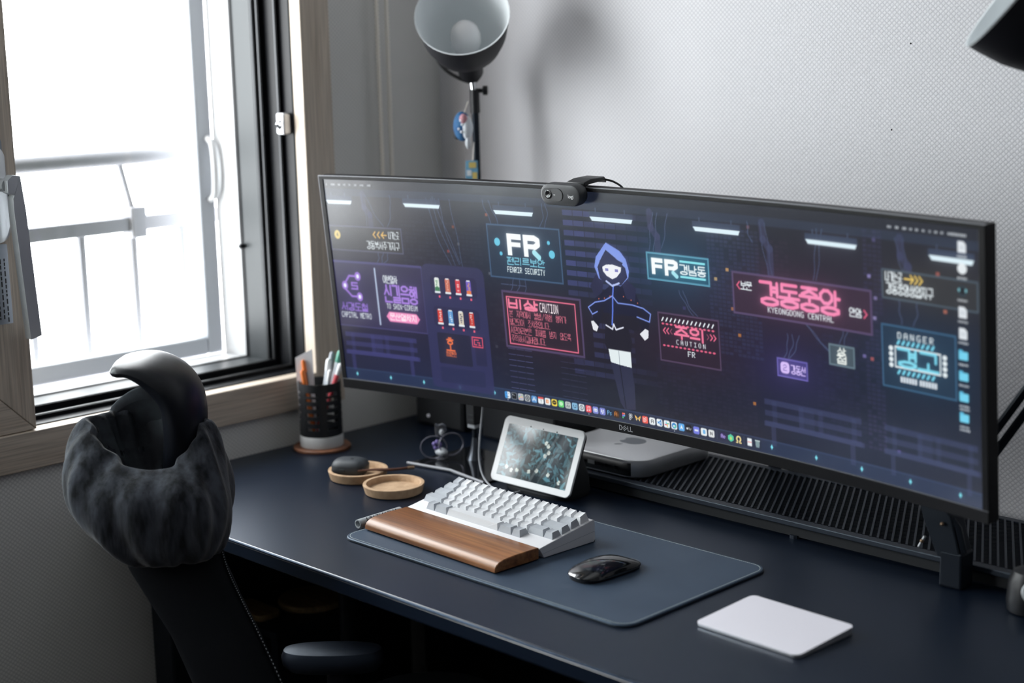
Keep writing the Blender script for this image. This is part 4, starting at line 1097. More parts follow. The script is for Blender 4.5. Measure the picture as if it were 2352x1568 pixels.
F57 = {'A': '0E11111F111111', 'B': '1E11111E11111E', 'C': '0F10101010100F', 'D': '1E11111111111E', 'E': '1F10101E10101F', 'F': '1F10101E101010', 'G': '0F10101311110F',
       'H': '1111111F111111', 'I': '1F04040404041F', 'K': '11121418141211', 'L': '1010101010101F', 'M': '111B1515111111', 'N': '11191915131311', 'O': '0E11111111110E',
       'P': '1E11111E101010', 'R': '1E11111E141211', 'S': '0F10100E01011E', 'T': '1F040404040404', 'U': '1111111111110E', 'V': '1111111111110A', 'W': '1111111515150A',
       'X': '11110A040A1111', 'Y': '11110A04040404', '-': '00000E00000000', '4': '02060A12' + '1F0202', '2': '0E11010E10101F', '7': '1F010204040404', 's': '00000F100E011E', 'i': '04000404040404', 'e': '00000E111F100E', 't': '04040E04040403', 'v': '00001111110A04', ' ': '00000000000000'}
def latin(cv, txt, x, y, w, h, c, glow=0., lw=None, gap=.28):
    """pixel lettering in the box with lower-left x,y"""
    n = len(txt); cw = w / (n + gap * (n - 1)) if n > 1 else w
    for i, chh in enumerate(txt):
        b = F57.get(chh)
        if not b: continue
        for r in range(7):
            v = int(b[r * 2:r * 2 + 2], 16)
            cc = 0
            while cc < 5:
                if v >> (4 - cc) & 1:
                    e_ = cc
                    while e_ < 5 and v >> (4 - e_) & 1: e_ += 1
                    X0 = x + i * cw * (1 + gap) + cw * cc / 5
                    cv.rect(X0 - cw * .03, y + h * (6 - r) / 7 - .02, X0 + cw * ((e_ - cc) / 5 + .03), y + h * (7 - r) / 7 + .02, c, 1, 0, glow); cc = e_
                else: cc += 1
O8 = [(.3, 0), (.7, 0), (1, .3), (1, .7), (.7, 1), (.3, 1), (0, .7), (0, .3), (.3, 0)]
def circ(x0, y0, x1, y1): return [(x0 + (x1 - x0) * a, y0 + (y1 - y0) * b) for a, b in O8]
JC = {'ㄱ': [[(0, 0), (1, 0), (1, 1)]], 'ㄴ': [[(0, 0), (0, 1), (1, 1)]], 'ㄷ': [[(1, 0), (0, 0), (0, 1), (1, 1)]], 'ㄹ': [[(0, 0), (1, 0), (1, .5), (0, .5), (0, 1), (1, 1)]],
      'ㅁ': [[(0, 0), (1, 0), (1, 1), (0, 1), (0, 0)]], 'ㅂ': [[(0, 0), (0, 1), (1, 1), (1, 0)], [(0, .5), (1, .5)]], 'ㅅ': [[(.5, 0), (.5, .4), (0, 1)], [(.5, .4), (1, 1)]],
      'ㅇ': [O8], 'ㅈ': [[(0, 0), (1, 0)], [(.5, 0), (.5, .4), (0, 1)], [(.5, .4), (1, 1)]], 'ㅊ': [[(.3, 0), (.7, 0)], [(0, .3), (1, .3)], [(.5, .3), (0, 1)], [(.5, .5), (1, 1)]],
      'ㅋ': [[(0, 0), (1, 0), (1, 1)], [(0, .5), (1, .5)]], 'ㅌ': [[(1, 0), (0, 0), (0, 1), (1, 1)], [(0, .5), (1, .5)]], 'ㅍ': [[(0, 0), (1, 0)], [(0, 1), (1, 1)], [(.3, 0), (.3, 1)], [(.7, 0), (.7, 1)]],
      'ㅎ': [[(.3, 0), (.7, 0)], [(0, .28), (1, .28)], circ(.12, .48, .88, 1)]}
CHO = 'ㄱㄲㄴㄷㄸㄹㅁㅂㅃㅅㅆㅇㅈㅉㅊㅋㅌㅍㅎ'
JUNG = 'ㅏㅐㅑㅒㅓㅔㅕㅖㅗㅘㅙㅚㅛㅜㅝㅞㅟㅠㅡㅢㅣ'
JONG = ' ㄱㄲㄳㄴㄵㄶㄷㄹㄺㄻㄼㄽㄾㄿㅀㅁㅂㅄㅅㅆㅇㅈㅊㅋㅌㅍㅎ'
DBL = {'ㄲ': 'ㄱㄱ', 'ㄸ': 'ㄷㄷ', 'ㅃ': 'ㅂㅂ', 'ㅆ': 'ㅅㅅ', 'ㅉ': 'ㅈㅈ', 'ㄶ': 'ㄴㅎ', 'ㅄ': 'ㅂㅅ', 'ㄺ': 'ㄹㄱ', 'ㅀ': 'ㄹㅎ'}
VV = {'ㅏ': [[(.3, 0), (.3, 1)], [(.3, .5), (1, .5)]], 'ㅑ': [[(.3, 0), (.3, 1)], [(.3, .35), (1, .35)], [(.3, .65), (1, .65)]], 'ㅓ': [[(.8, 0), (.8, 1)], [(0, .5), (.8, .5)]],
      'ㅕ': [[(.8, 0), (.8, 1)], [(0, .35), (.8, .35)], [(0, .65), (.8, .65)]], 'ㅣ': [[(.6, 0), (.6, 1)]], 'ㅐ': [[(.1, 0), (.1, 1)], [(.9, 0), (.9, 1)], [(.1, .5), (.9, .5)]],
      'ㅔ': [[(.45, 0), (.45, 1)], [(1, 0), (1, 1)], [(0, .5), (.45, .5)]], 'ㅖ': [[(.45, 0), (.45, 1)], [(1, 0), (1, 1)], [(0, .35), (.45, .35)], [(0, .65), (.45, .65)]]}
VH = {'ㅗ': [[(0, 1), (1, 1)], [(.5, .2), (.5, 1)]], 'ㅛ': [[(0, 1), (1, 1)], [(.33, .2), (.33, 1)], [(.67, .2), (.67, 1)]], 'ㅜ': [[(0, .3), (1, .3)], [(.5, .3), (.5, 1)]],
      'ㅠ': [[(0, .3), (1, .3)], [(.33, .3), (.33, 1)], [(.67, .3), (.67, 1)]], 'ㅡ': [[(0, .6), (1, .6)]]}
VC = {'ㅘ': 'ㅗㅏ', 'ㅙ': 'ㅗㅐ', 'ㅚ': 'ㅗㅣ', 'ㅝ': 'ㅜㅓ', 'ㅞ': 'ㅜㅔ', 'ㅟ': 'ㅜㅣ', 'ㅢ': 'ㅡㅣ'}
def syll(chh):
    k = ord(chh) - 0xAC00
    if k < 0 or k > 11171: return []
    a, b, c = CHO[k // 588], JUNG[k % 588 // 28], JONG[k % 28]
    out = []
    def cons(j, x0, y0, x1, y1):
        js = DBL.get(j, j); n = len(js)
        for q, jj in enumerate(js):
            xa = x0 + (x1 - x0) * (q / n + (.06 if q else 0)); xb = x0 + (x1 - x0) * ((q + 1) / n - (.06 if q < n - 1 else 0))
            for st_ in JC[jj]: out.append([(xa + (xb - xa) * px, y0 + (y1 - y0) * py) for px, py in st_])
    def put(strokes, x0, y0, x1, y1):
        for st_ in strokes: out.append([(x0 + (x1 - x0) * px, y0 + (y1 - y0) * py) for px, py in st_])
    h = .60 if c != ' ' else 1.
    if b in VV: cons(a, .02, .02 if h == 1 else 0, .60, h * .92); put(VV[b], .68, 0, .98, h)
    elif b in VH: cons(a, .12, 0, .88, h * .48); put(VH[b], 0, h * .50, 1, h * .98)
    else:
        v = VC[b]; cons(a, .02, 0, .58, h * .46); put(VH[v[0]], 0, h * .48, .64, h * .95); put(VV[v[1]], .70, 0, .98, h)
    if c != ' ': cons(c, .08, .72, .92, 1.)
    return out
def hangul(cv, txt, x, y, w, h, c, lw, glow=0., gap=.14):
    n = len(txt); cw = w / (n + gap * (n - 1))
    for i, chh in enumerate(txt):
        X0 = x + i * cw * (1 + gap)
        if chh == '/': cv.line([(X0 + .2 * cw, y), (X0 + .8 * cw, y + h)], lw, c, 1, glow)
        if chh == '.': cv.rect(X0, y, X0 + lw * 1.3, y + lw * 1.3, c)
        for st_ in syll(chh):
            cv.line([(X0 + px * cw, y + h * (1 - py)) for px, py in st_], lw, c, 1, glow)

SX0, SX1, SY0, SY1 = -598.5, 598.5, 17.0, 363.5
cv = Canvas(SX0, SX1, SY0, SY1, 2, (25, 27, 40))
rg = random.Random(11)
X = np.linspace(SX0, SX1, cv.w)[None, :]; Y = np.linspace(SY1, SY0, cv.h)[:, None]
def tint(cx, cy, rx, ry, c, k):
    m = np.exp(-(((X - cx) / rx) ** 2 + ((Y - cy) / ry) ** 2)) * k
    cv.a[:] = cv.a * (1 - m[..., None]) + np.array(c, np.float32) * m[..., None]
tint(-500, 150, 200, 110, (48, 42, 86), .55); tint(-180, 262, 130, 80, (38, 66, 92), .55); tint(110, 265, 110, 70, (34, 74, 104), .75)
tint(320, 240, 170, 60, (74, 46, 66), .60); tint(120, 150, 130, 60, (56, 34, 52), .55); tint(300, 140, 80, 50, (54, 48, 110), .5); tint(-160, 150, 110, 60, (58, 34, 50), .5)
tint(510, 190, 110, 80, (32, 60, 86), .6); tint(540, 285, 90, 40, (70, 66, 58), .5); tint(420, 60, 260, 60, (36, 44, 72), .55); tint(-420, 40, 260, 50, (36, 42, 76), .6); tint(-540, 300, 130, 60, (58, 62, 66), .45)
# ceiling beam, floor strip
cv.rect(SX0, 336, SX1, 348, (44, 58, 82), .55); cv.rect(SX0, 348, SX1, SY1, (30, 36, 48), .5); cv.rect(SX0, SY0, SX1, 38, (40, 56, 88), .65); cv.rect(SX0, 36, SX1, 38.5, (52, 70, 104), .5)
# tiled walls
def tiles(x0, x1, y0, y1, dx, dy, c, al, p=1., jit=.5):
    y = y0
    while y < y1:
        x = x0
        while x < x1:
            if rg.random() < p: cv.rect(x, y, x + dx * .82, y + dy * .7, c, al * (1 - jit * rg.random()))
            x += dx
        y += dy
tiles(-440, -270, 205, 300, 8.5, 6.5, (52, 54, 74), .35, .8); tiles(165, 250, 150, 325, 7.6, 5.6, (54, 62, 96), .5, .9); tiles(425, 455, 60, 345, 7.6, 6, (60, 56, 92), .5, .85)
tiles(60, 240, 40, 140, 9, 6, (46, 44, 70), .35, .7); tiles(-265, -240, 60, 300, 9, 8, (46, 48, 62), .35, .5); tiles(345, 425, 60, 200, 10, 6, (50, 50, 86), .3, .7); tiles(250, 300, 260, 320, 8, 6, (60, 46, 66), .35, .7)
# brick courses of lit windows behind the figure
for k in range(17):
    y = 325.5 - k * 15.2
    if 30 < y:
        n0 = 8 if y > 200 or y < 108 else 4
        x = -102 if y > 200 or y < 108 else -60
        for j in range(n0):
            a_ = .85 * (1 - j / (n0 + 1.5)) * (1 if y > 205 else .55)
            cv.rect(x, y, x + 19.3, y + 8.2, (66, 72, 124), a_ * rg.uniform(.75, 1.05)); x += 20.3
for x0 in (-236, -130):
    for k in range(9):
        y = 106 - k * 9.2
        for j in range(3):
            cv.rect(x0 + j * 17, y, x0 + j * 17 + 15.5, y + .9, (96, 100, 150), .75 if x0 < -200 else .35)
for j in range(3): cv.rect(-238 + j * 17.5, 209, -222 + j * 17.5, 210.2, (96, 110, 150), .7)
# stray lit tiles
for x, y, c in ((-330, 292, (120, 60, 50)), (-322, 265, (90, 88, 92)), (-345, 252, (140, 60, 60)), (-262, 222, (90, 94, 108)), (-280, 150, (70, 72, 84)), (-262, 104, (60, 60, 74)), (-312, 34, (92, 104, 92)),
                (196, 268, (210, 160, 100)), (175, 253, (200, 170, 120)), (202, 214, (170, 110, 80)), (212, 178, (190, 120, 60)), (232, 84, (190, 120, 60)), (-258, 315, (150, 80, 70)), (431, 285, (150, 140, 200)), (440, 258, (130, 120, 170)),
                (438, 232, (150, 140, 190)), (420, 180, (120, 110, 170)), (432, 178, (180, 90, 90)), (470, 62, (120, 100, 180)), (535, 300, (170, 90, 80)), (545, 255, (190, 110, 90)), (115, 205, (60, 60, 100)), (100, 140, (50, 48, 70)), (236, 330, (110, 70, 80)), (440, 332, (80, 74, 120))):
    cv.rect(x, y, x + 5.2, y + 4.6, c, .8, 0, .12)
# cables
for x0, x1, x2, y1 in ((-520, -514, -512, 288), (-510, -500, -478, 288), (-458, -452, -468, 288), (-378, -372, -340, 232), (-370, -356, -330, 232), (-362, -344, -318, 236), (-330, -322, -314, 230), (-352, -350, -322, 234), (-262, -256, -246, 304), (-250, -240, -232, 304), (-134, -128, -140, 304), (-142, -136, -148, 304),
                       (-214, -206, -220, 200), (-200, -194, -206, 200), (-188, -184, -190, 200), (70, 62, 60, 284), (78, 74, 68, 284), (96, 92, 84, 290), (110, 116, 134, 198), (118, 120, 140, 198), (238, 236, 244, 312), (258, 262, 270, 270), (268, 272, 276, 270), (352, 350, 344, 272), (360, 356, 350, 272),
                       (296, 300, 290, 160), (306, 308, 296, 160), (316, 314, 300, 160), (326, 342, 366, 180), (332, 350, 368, 176), (392, 390, 384, 192), (400, 396, 390, 192), (486, 492, 488, 300), (476, 478, 484, 300), (478, 480, 482, 232), (506, 508, 500, 232), (-494, -494, -498, 226), (-484, -486, -490, 226), (-476, -470, -484, 226)):
    top = 340 if y1 > 225 or y1 < 0 else y1 + 34
    if y1 in (232, 236, 234, 230): top = 338
    if y1 == 226: top = 246
    if y1 == 232 and x0 > 400: top = 262
    n_ = 14
    cv.line([((1 - t) ** 2 * x0 + 2 * t * (1 - t) * x1 + t * t * x2 + 1.2 * math.sin(t * 9 + x0), top + (y1 - top) * t) for t in [k / n_ for k in range(n_ + 1)]], 1.3, (78, 92, 128), .62)
for x0, y1 in ((-516, 288), (64, 284), (262, 272), (482, 300)):
    cv.line([(x0, 340), (x0 + 1, 318), (x0 + 12, 306), (x0 + 12, y1)], 11, (62, 66, 100), .55)
# ceiling tubes
for a_, b_2, y in ((-597, -541, 325), (-429, -351, 325), (-240, -160, 322.5), (-49, 32, 323.5), (142, 224, 322.5), (334, 416, 322), (525, 590, 321.5)):
    cv.rect(a_ - 1, y + 2, b_2 + 1, y + 11, (48, 60, 86), .8); cv.line([(a_ + 12, y + 11), (a_ + 12, y + 16)], 1.6, (70, 80, 110), .8); cv.line([(b_2 - 14, y + 11), (b_2 - 14, y + 16)], 1.6, (70, 80, 110), .8)
    cv.poly([(a_, y + 2.8), (b_2, y + 2.8), (b_2 - 2.5, y - 3), (a_ + 4, y - 3)], (214, 236, 246), 1, .42)
# benches
def bench(x0, x1, y0, c, al):
    W_ = x1 - x0
    for k, yy in enumerate((62, 46, 31)):
        cv.rect(x0, y0 + yy - 30, x1, y0 + yy - 22, c, al * (1 - .12 * k))
    for fx in (.08, .36, .56, .9):
        cv.rect(x0 + W_ * fx, y0 + 6, x0 + W_ * fx + W_ * .05, y0 + 38, c, al * .55)
    cv.rect(x0 + W_ * .36, y0 + 6, x0 + W_ * .52, y0 + 36, c, al * .45); cv.rect(x0 - 2, y0 + 1, x1 + 4, y0 + 8, c, al); cv.rect(x0 + W_ * .06, y0 - 26, x0 + W_ * .11, y0 + 1, c, al * .8); cv.rect(x0 + W_ * .88, y0 - 26, x0 + W_ * .93, y0 + 1, c, al * .8)
bench(-590, -432, 62, (66, 66, 124), .6); bench(252, 414, 57, (62, 70, 108), .55); bench(451, 592, 57, (60, 70, 106), .55)
# diamonds on the platform edge
for x in (-573, -498, -425, -347, -273, 261, 337, 412, 489, 565):
    cv.poly([(x - 2.2, 28.5), (x, 32.5), (x + 2.2, 28.5), (x, 24.5)], (126, 226, 240), 1, .5)
# exit sign, left
def panel(x0, y0, x1, y1, fill, edge, al=.8, ea=.8, w=2.2): cv.rect(x0, y0, x1, y1, fill, al); cv.frame(x0, y0, x1, y1, w, edge, ea)
WH = (226, 236, 240)
panel(-598, 243, -439, 286, (46, 48, 52), (92, 94, 128), .75, .7); cv.ell(-581, 270, 6.5, 7.5, (222, 196, 110), 1, .15); latin(cv, '4', -583.3, 266.5, 4.6, 7, (90, 80, 56))
def chev(x, y, s, c, dr=1, glow=.2, w=2.): cv.line([(x, y + s), (x - dr * s * .9, y), (x, y - s)], w, c, 1, glow)
for k in range(2): chev(-497 + k * 9, 273, 5, (226, 178, 84))
chev(-479, 273, 5, (226, 178, 84)); cv.line([(-484, 273), (-473, 273)], 2, (226, 178, 84), 1, .2)
hangul(cv, '나가는곳', -468, 267.5, 22, 11.5, WH, 1.1, .18); hangul(cv, '경동북서주거지구', -518, 249, 71, 12.5, WH, 1.15, .18)
# metro panel
panel(-603, 112, -404, 226, (50, 46, 84), (74, 70, 122), .8, .7); cv.rect(-603, 222, -404, 226, (80, 76, 134), .6)
PU = (146, 108, 206)
cv.line([(-547, 200), (-566, 200), (-576, 188), (-576, 176), (-564, 165), (-547, 165)], 3.4, PU, 1, .25)
for x, y in ((-547, 200), (-577.5, 183), (-547, 165)): cv.ell(x, y, 6.6, 7.6, PU, 1, .25); cv.ell(x, y, 3.0, 3.6, (235, 238, 250))
cv.line([(-550, 188.5), (-562, 188.5), (-562, 183.5), (-550, 183.5), (-550, 178), (-563, 178)], 2.8, PU, 1, .25)
hangul(cv, '서경도철', -590, 140.5, 58, 12.5, (132, 98, 196), 2.0, .25); latin(cv, 'CAPITAL METRO', -592, 127.5, 66, 9.5, WH, .15); cv.rect(-509, 119, -506, 217, (184, 200, 226), 1, 1, .1)
hangul(cv, '이번열차', -491, 192.5, 31, 12.5, WH, 1.3, .12); hangul(cv, '신길음행', -491, 161, 71, 28, (150, 112, 210), 3.3, .3, .1); latin(cv, 'TO SHIN-GIREUM', -489, 149, 67, 9, WH, .12)
cv.poly([(-492, 135.5), (-485, 144), (-426, 144), (-419, 135.5), (-426, 127), (-485, 127)], (240, 134, 186), 1, .25); hangul(cv, '문산열차지', -484, 130.5, 58, 10.5, (255, 226, 240), 1.6)
# vending machine
cv.rect(-405, 24, -273, 231, (52, 52, 92), .8, 14); cv.rect(-405, 24, -273, 200, (46, 48, 88), .6); cv.rect(-388, 180, -290, 214, (40, 40, 74), .8, 8); cv.rect(-388, 128, -290, 162, (40, 40, 74), .8, 8)
cv.rect(-385, 66, -314, 118, (34, 36, 58), .85, 3); cv.rect(-306, 70, -283, 118, (36, 38, 66), .6, 2); cv.rect(-385, 34, -290, 60, (40, 44, 78), .8, 3)
cans = ((222, 232, 222), (196, 110, 92), (206, 60, 72), (112, 92, 190), (212, 62, 54), (92, 150, 206), (214, 204, 186), (196, 60, 54))
cmk = ((64, 128, 84), (240, 200, 180), (245, 225, 225), (235, 170, 80), (250, 240, 240), (235, 240, 245), (60, 66, 92), (240, 230, 225))
for k in range(8):
    x = (-374, -351.5, -329.5, -307)[k % 4]; y = 197 if k < 4 else 145
    cv.rect(x - 5, y - 11, x + 5, y + 11.5, cans[k], 1, 1.2, .06); cv.rect(x - 3.4, y + 10, x + 3.4, y + 12.5, (228, 232, 236), .9); cv.rect(x - 6, y - 13.2, x + 6, y - 10, (232, 240, 244), 1, .6)
    for j in range(5): cv.rect(x - 3 + rg.random() * 3, y - 7 + j * 3.2, x + rg.random() * 3.5, y - 5.2 + j * 3.2, cmk[k], .9)
    if k == 0: cv.rect(x - 4.6, y - 10, x + 4.6, y - 3.5, (58, 120, 82))
    if k == 3: cv.rect(x - 4.6, y - 10, x + 4.6, y - 4.5, (226, 120, 70))
    cv.rect(x + 1.4, y - 20.5, x + 5, y - 16.8, (236, 96, 124), 1, .8, .3)
OR = (240, 112, 68)
hangul(cv, '호', -367, 89, 17, 21, OR, 2.4, .25)
for k in range(4): hangul(cv, '음료한잔'[k], -369 + k * 5.6, 79.5, 5, 7.5, OR, .9, .2)
cv.frame(-311, 100, -288, 117.5, 1.7, (236, 84, 108), 1, .25); cv.line([(-297, 112.5), (-306, 112.5), (-306, 104.5), (-301, 104.5)], 1.6, (236, 84, 108), 1, .2); cv.line([(-300, 108.5), (-295, 108.5), (-297, 104), (-293, 104)], 1.4, (236, 84, 108), 1, .2)
# FR sign
panel(-258, 219, -110, 304, (34, 52, 74), (70, 98, 132), .85, .75, 2.6)
def FR(x, y, w, h, t, c=(244, 250, 252), leg=(150, 222, 236)):
    lw = w * .44
    for q in ((x, y, x + t, y + h), (x, y + h - t, x + lw, y + h), (x, y + h * .40, x + lw * .94, y + h * .40 + t * .8)): cv.rect(*q, c, 1, 0, .35)
    X0 = x + w * .50
    for q in ((X0, y, X0 + t, y + h), (X0, y + h - t, X0 + lw * .8, y + h), (X0, y + h * .36, X0 + lw * .8, y + h * .36 + t * .85)): cv.rect(*q, c, 1, 0, .35)
    cv.line([(X0 + lw * .78, y + h - t / 2), (X0 + lw, y + h * .78), (X0 + lw, y + h * .58), (X0 + lw * .78, y + h * .36 + t * .42)], t, c, 1, .35)
    cv.line([(X0 + lw * .72, y + h * .22), (X0 + lw * 1.02, y + h * .02)], t * .95, leg, 1, .3)
FR(-218, 256.5, 66, 34, 9)
for x, y, r in ((-238, 276, 6), (-232, 258, 3), (-134, 281, 3), (-129, 263.5, 6)): cv.ell(x, y, r, r * 1.05, (96, 190, 220), 1, .3)
hangul(cv, '펜리르보안', -221, 242, 76, 11, (120, 200, 224), 1.5, .25); latin(cv, 'FENRIR SECURITY', -222, 229.5, 76, 9, (232, 246, 248), .2)
# caution board
panel(-239, 108, -79, 200, (42, 32, 46), (86, 74, 112), .9, .8, 3.4); cv.frame(-230.5, 114, -91, 191, 1.9, (240, 112, 142), 1, .35)
hangul(cv, '비상', -226, 172.5, 59, 14, (238, 116, 146), 3.6, .3); latin(cv, 'CAUTION', -163, 171.5, 37, 14.5, (246, 232, 236), .15)
PK = (206, 106, 126)
for k, (tx, w_) in enumerate((('본 지역에서 불법/위험 행위가', 115), ('발견되어 조치중입니다.', 86), ('시민여러분은 피해를 받지 않도록', 121), ('주의하시길바랍니다.', 75))):
    hangul(cv, tx, -226, 158.5 - k * 13.2, w_, 10.2, PK, .95, .08, .1)
# hooded passer-by (plain, faceless)
DK = (26, 26, 44); BL = (122, 146, 226)
cv.poly([(-42, 202), (-50, 172), (-34, 166), (-39, 137), (-33, 127), (12, 127), (15, 146), (10, 164), (29, 162), (35, 177), (23, 202)], (30, 28, 42))
cv.poly([(-17, 228), (-54, 201), (-65, 189), (-58, 178), (-48, 184), (28, 184), (51, 179), (54, 191), (37, 201), (27, 222), (0, 230)], (24, 26, 50))
cv.poly([(-58, 178), (-48, 184), (-30, 200), (-48, 160), (-58, 168)], DK); cv.poly([(28, 200), (51, 181), (48, 166), (36, 160)], DK)
cv.poly([(-46, 240), (-58, 222), (-50, 206), (-36, 214), (-30, 236)], (38, 40, 70)); cv.poly([(8, 242), (30, 226), (26, 206), (10, 210), (2, 236)], (38, 40, 70))
cv.poly([(-22, 290), (-43, 267), (-47, 252), (-40, 235), (-26, 230), (1, 227), (17, 241), (21, 261), (9, 277)], BL, 1, .12)
cv.poly([(-22, 290), (9, 277), (21, 261), (19, 250), (14, 268), (2, 281), (-14, 289)], (44, 50, 92))
cv.poly([(-23, 279), (-34, 264), (-41, 252), (-38, 235), (-24, 228), (2, 228), (15, 241), (12, 255), (-5, 268)], (34, 36, 62))
cv.poly([(-32, 258), (-31, 247), (-24, 240), (-14, 236), (-5, 240), (3, 248), (5, 258)], (236, 238, 244), 1, .08)
cv.rect(-26.5, 247.5, -20.5, 251.5, (112, 108, 176)); cv.rect(-8, 247.5, -2, 251.5, (112, 108, 176)); cv.poly([(-36, 262), (-34, 252), (-24, 257), (-12, 258), (4, 255), (8, 262), (-14, 270)], (34, 36, 62))
cv.line([(-13, 228), (-16, 210), (-18, 188), (-21, 167)], 2.4, (92, 122, 226), 1, .2); cv.line([(-16, 211), (-33, 202), (-51, 198), (-65, 189), (-58, 179), (-48, 184)], 2., BL, 1, .15)
cv.line([(-15, 209), (-7, 201), (21, 201), (41, 198), (54, 191), (51, 179), (28, 184)], 2., BL, 1, .15); cv.line([(-33, 165), (-21, 160), (-18, 168), (-14, 160), (0, 165)], 2.4, (222, 226, 240))
cv.line([(-26, 232), (-15, 226), (-2, 231)], 3, (176, 190, 236))
for x, y in ((-44, 203), (-33, 205), (-22, 209), (4, 211), (18, 207), (30, 204)): cv.rect(x, y, x + 1.8, y + 1.8, (230, 120, 90))
for P_ in ([(-62, 168), (-57, 169), (-48, 161), (-52, 153), (-59, 155)], [(42, 168), (48, 166), (47, 155), (40, 150), (31, 159)]): cv.poly(P_, (228, 230, 236))
cv.poly([(-29, 109), (-16, 48), (-8, 38), (13, 41), (14, 78), (11, 105)], (44, 46, 70)); cv.line([(-12, 107), (-6, 40)], 1.4, (24, 24, 40)); cv.poly([(-32, 129), (11, 129), (11, 105), (-14, 107), (-29, 109)], (226, 236, 238)); cv.line([(-12, 128), (-12, 107)], 1., (150, 160, 170))
# FR district sign, right of the figure
panel(53, 242.5, 167, 283, (38, 86, 112), (98, 164, 190), .9, .85, 2.6); FR(62, 251, 48, 24, 6.5)
for y in (272.5, 250.5): cv.rect(114, y, 160, y + 3, (128, 222, 234), 1, .5, .35)
hangul(cv, '경남동', 114, 256, 46, 13, (228, 240, 244), 1.9, .15)
# small caution sign
panel(67, 124, 179, 197, (44, 32, 48), (92, 74, 104), .9, .75, 2.4)
for k in range(13): x = 76 + k * 7.6; cv.line([(x - 1.4, 184.5), (x + 1.4, 189)], 2.2, WH)
for y in (180, 148): cv.line([(75, y), (171, y)], .6, (220, 96, 126), .5)
for k in range(13): x = 76 + k * 7.6; cv.line([(x - 1, 180), (x + 1, 180)], 2.6, (236, 100, 134), 1, .2); cv.line([(x - 1, 148), (x + 1, 148)], 2.6, (236, 100, 134), 1, .2)
for k in range(3):
    chev(80 + k * 6, 170, 4.2, (236, 104, 138), 1, .2, 1.8) if k < 2 else chev(92, 170, 3.6, (140, 70, 96), 1, 0, 1.6)
    chev(168 - k * 6, 170, 4.2, (236, 104, 138), -1, .2, 1.8) if k < 2 else chev(156, 170, 3.6, (140, 70, 96), -1, 0, 1.6)
hangul(cv, '주의', 97, 161, 54, 17, (240, 112, 146), 3.4, .3); latin(cv, 'CAUTION', 99, 152, 53, 7, WH, .1, None, .9); latin(cv, 'FR', 119, 136.5, 13, 8, WH)
# central station sign
panel(206, 210.5, 437, 270, (58, 42, 60), (94, 80, 118), .9, .75, 3); PKN = (244, 118, 162)
hangul(cv, '경동중앙', 254, 230, 132, 30, PKN, 4.6, .4, .06); latin(cv, 'KYEONGDONG CENTRAL', 266, 219, 109, 8, WH, .12)
chev(219, 251, 5, (226, 96, 130), 1); hangul(cv, '보문', 221, 246, 19, 10.5, WH, 1.5, .1, .06); chev(424, 237, 5, (226, 96, 130), -1); hangul(cv, '안암', 401, 232, 19, 10.5, WH, 1.5, .1, .06)
# line sign and grey sign
panel(277, 132.5, 329, 159, (66, 58, 128), (108, 100, 182), .9, .85, 2.2); cv.rect(283, 138, 298, 154, (206, 178, 246), 1, 5, .45); latin(cv, '2', 287.5, 141.5, 6, 9, (110, 90, 170)); hangul(cv, '강동선', 301, 139.5, 24, 11.5, (206, 184, 248), 1.4, .35)
panel(365, 162, 407, 191, (72, 88, 98), (112, 136, 148), .9, .8, 2.2); hangul(cv, '상', 379.5, 177.5, 13, 9.5, (236, 242, 236), 1.7, .2); hangul(cv, '점', 378.5, 166.5, 15, 10, (236, 242, 236), 1.9, .2)
# exit sign, right
panel(453, 262, 596, 300, (52, 54, 58), (84, 104, 120), .75, .7); hangul(cv, '나가는곳', 459, 285, 25, 11.5, WH, 1.5, .18)
cv.line([(488, 290.5), (499, 290.5)], 2.2, (232, 196, 96), 1, .2)
for k in range(3): chev(497 + k * 6.5, 290.5, 5, (232, 196, 96), -1)
hangul(cv, '경동중앙상업지구', 460, 269.5, 70, 13, WH, 1.6, .18)
# danger board
panel(450, 148, 563, 230, (34, 56, 78), (62, 104, 138), .85, .8, 2.4); latin(cv, 'DANGER', 475, 213, 54, 8.5, WH, .15, None, .75)
CY_ = (112, 206, 232)
for k in range(8):
    x = 476 + k * 7.4; cv.line([(x - 1.2, 206.5), (x + 1.4, 210.5)], 3.2, CY_, 1, .25); cv.line([(x - 1.2, 168.5), (x + 1.4, 172.5)], 3.2, CY_, 1, .25)
for k in range(4): cv.ell(464.5, 178 + k * 7.2, 3.4, 3.2, WH, 1, .15); cv.ell(545.5, 178 + k * 7.2, 3.4, 3.2, WH, 1, .15)
cv.rect(470, 175.5, 540, 203.5, (30, 50, 72)); cv.frame(470, 175.5, 540, 203.5, 2, WH, 1, .15); hangul(cv, '경고', 474.5, 178.5, 61, 22, CY_, 3.6, .35, .06)
for x0, x1 in ((478, 504), (507, 534)):
    for k in range(6): cv.rect(x0 + k * (x1 - x0) / 6, 157.5, x0 + (k + .82) * (x1 - x0) / 6, 165, (222, 230, 238), .95, .5, .1)
# menu bars (too small to read)
def smudge(x0, x1, y, h, c=(214, 220, 224)):
    x = x0
    while x < x1:
        w_ = rg.uniform(1.2, 2.4); cv.rect(x, y - h / 2 * rg.uniform(.7, 1), min(x + w_, x1), y + h / 2 * rg.uniform(.7, 1), c, .85, .4); x += w_ + .7
for a_, b_2 in ((-594, -590), (-584, -573), (-568, -561), (-556, -549), (-544, -538), (-532, -525), (-520, -510), (-504, -494)): smudge(a_ + 1, b_2 - 1, 354.5, 3.6)
for a_, b_2 in ((464, 470), (476, 481), (487, 493), (497, 501), (506, 510), (516, 520), (526, 529), (534, 538), (543, 547), (553, 580)): smudge(a_, b_2, 353, 4)
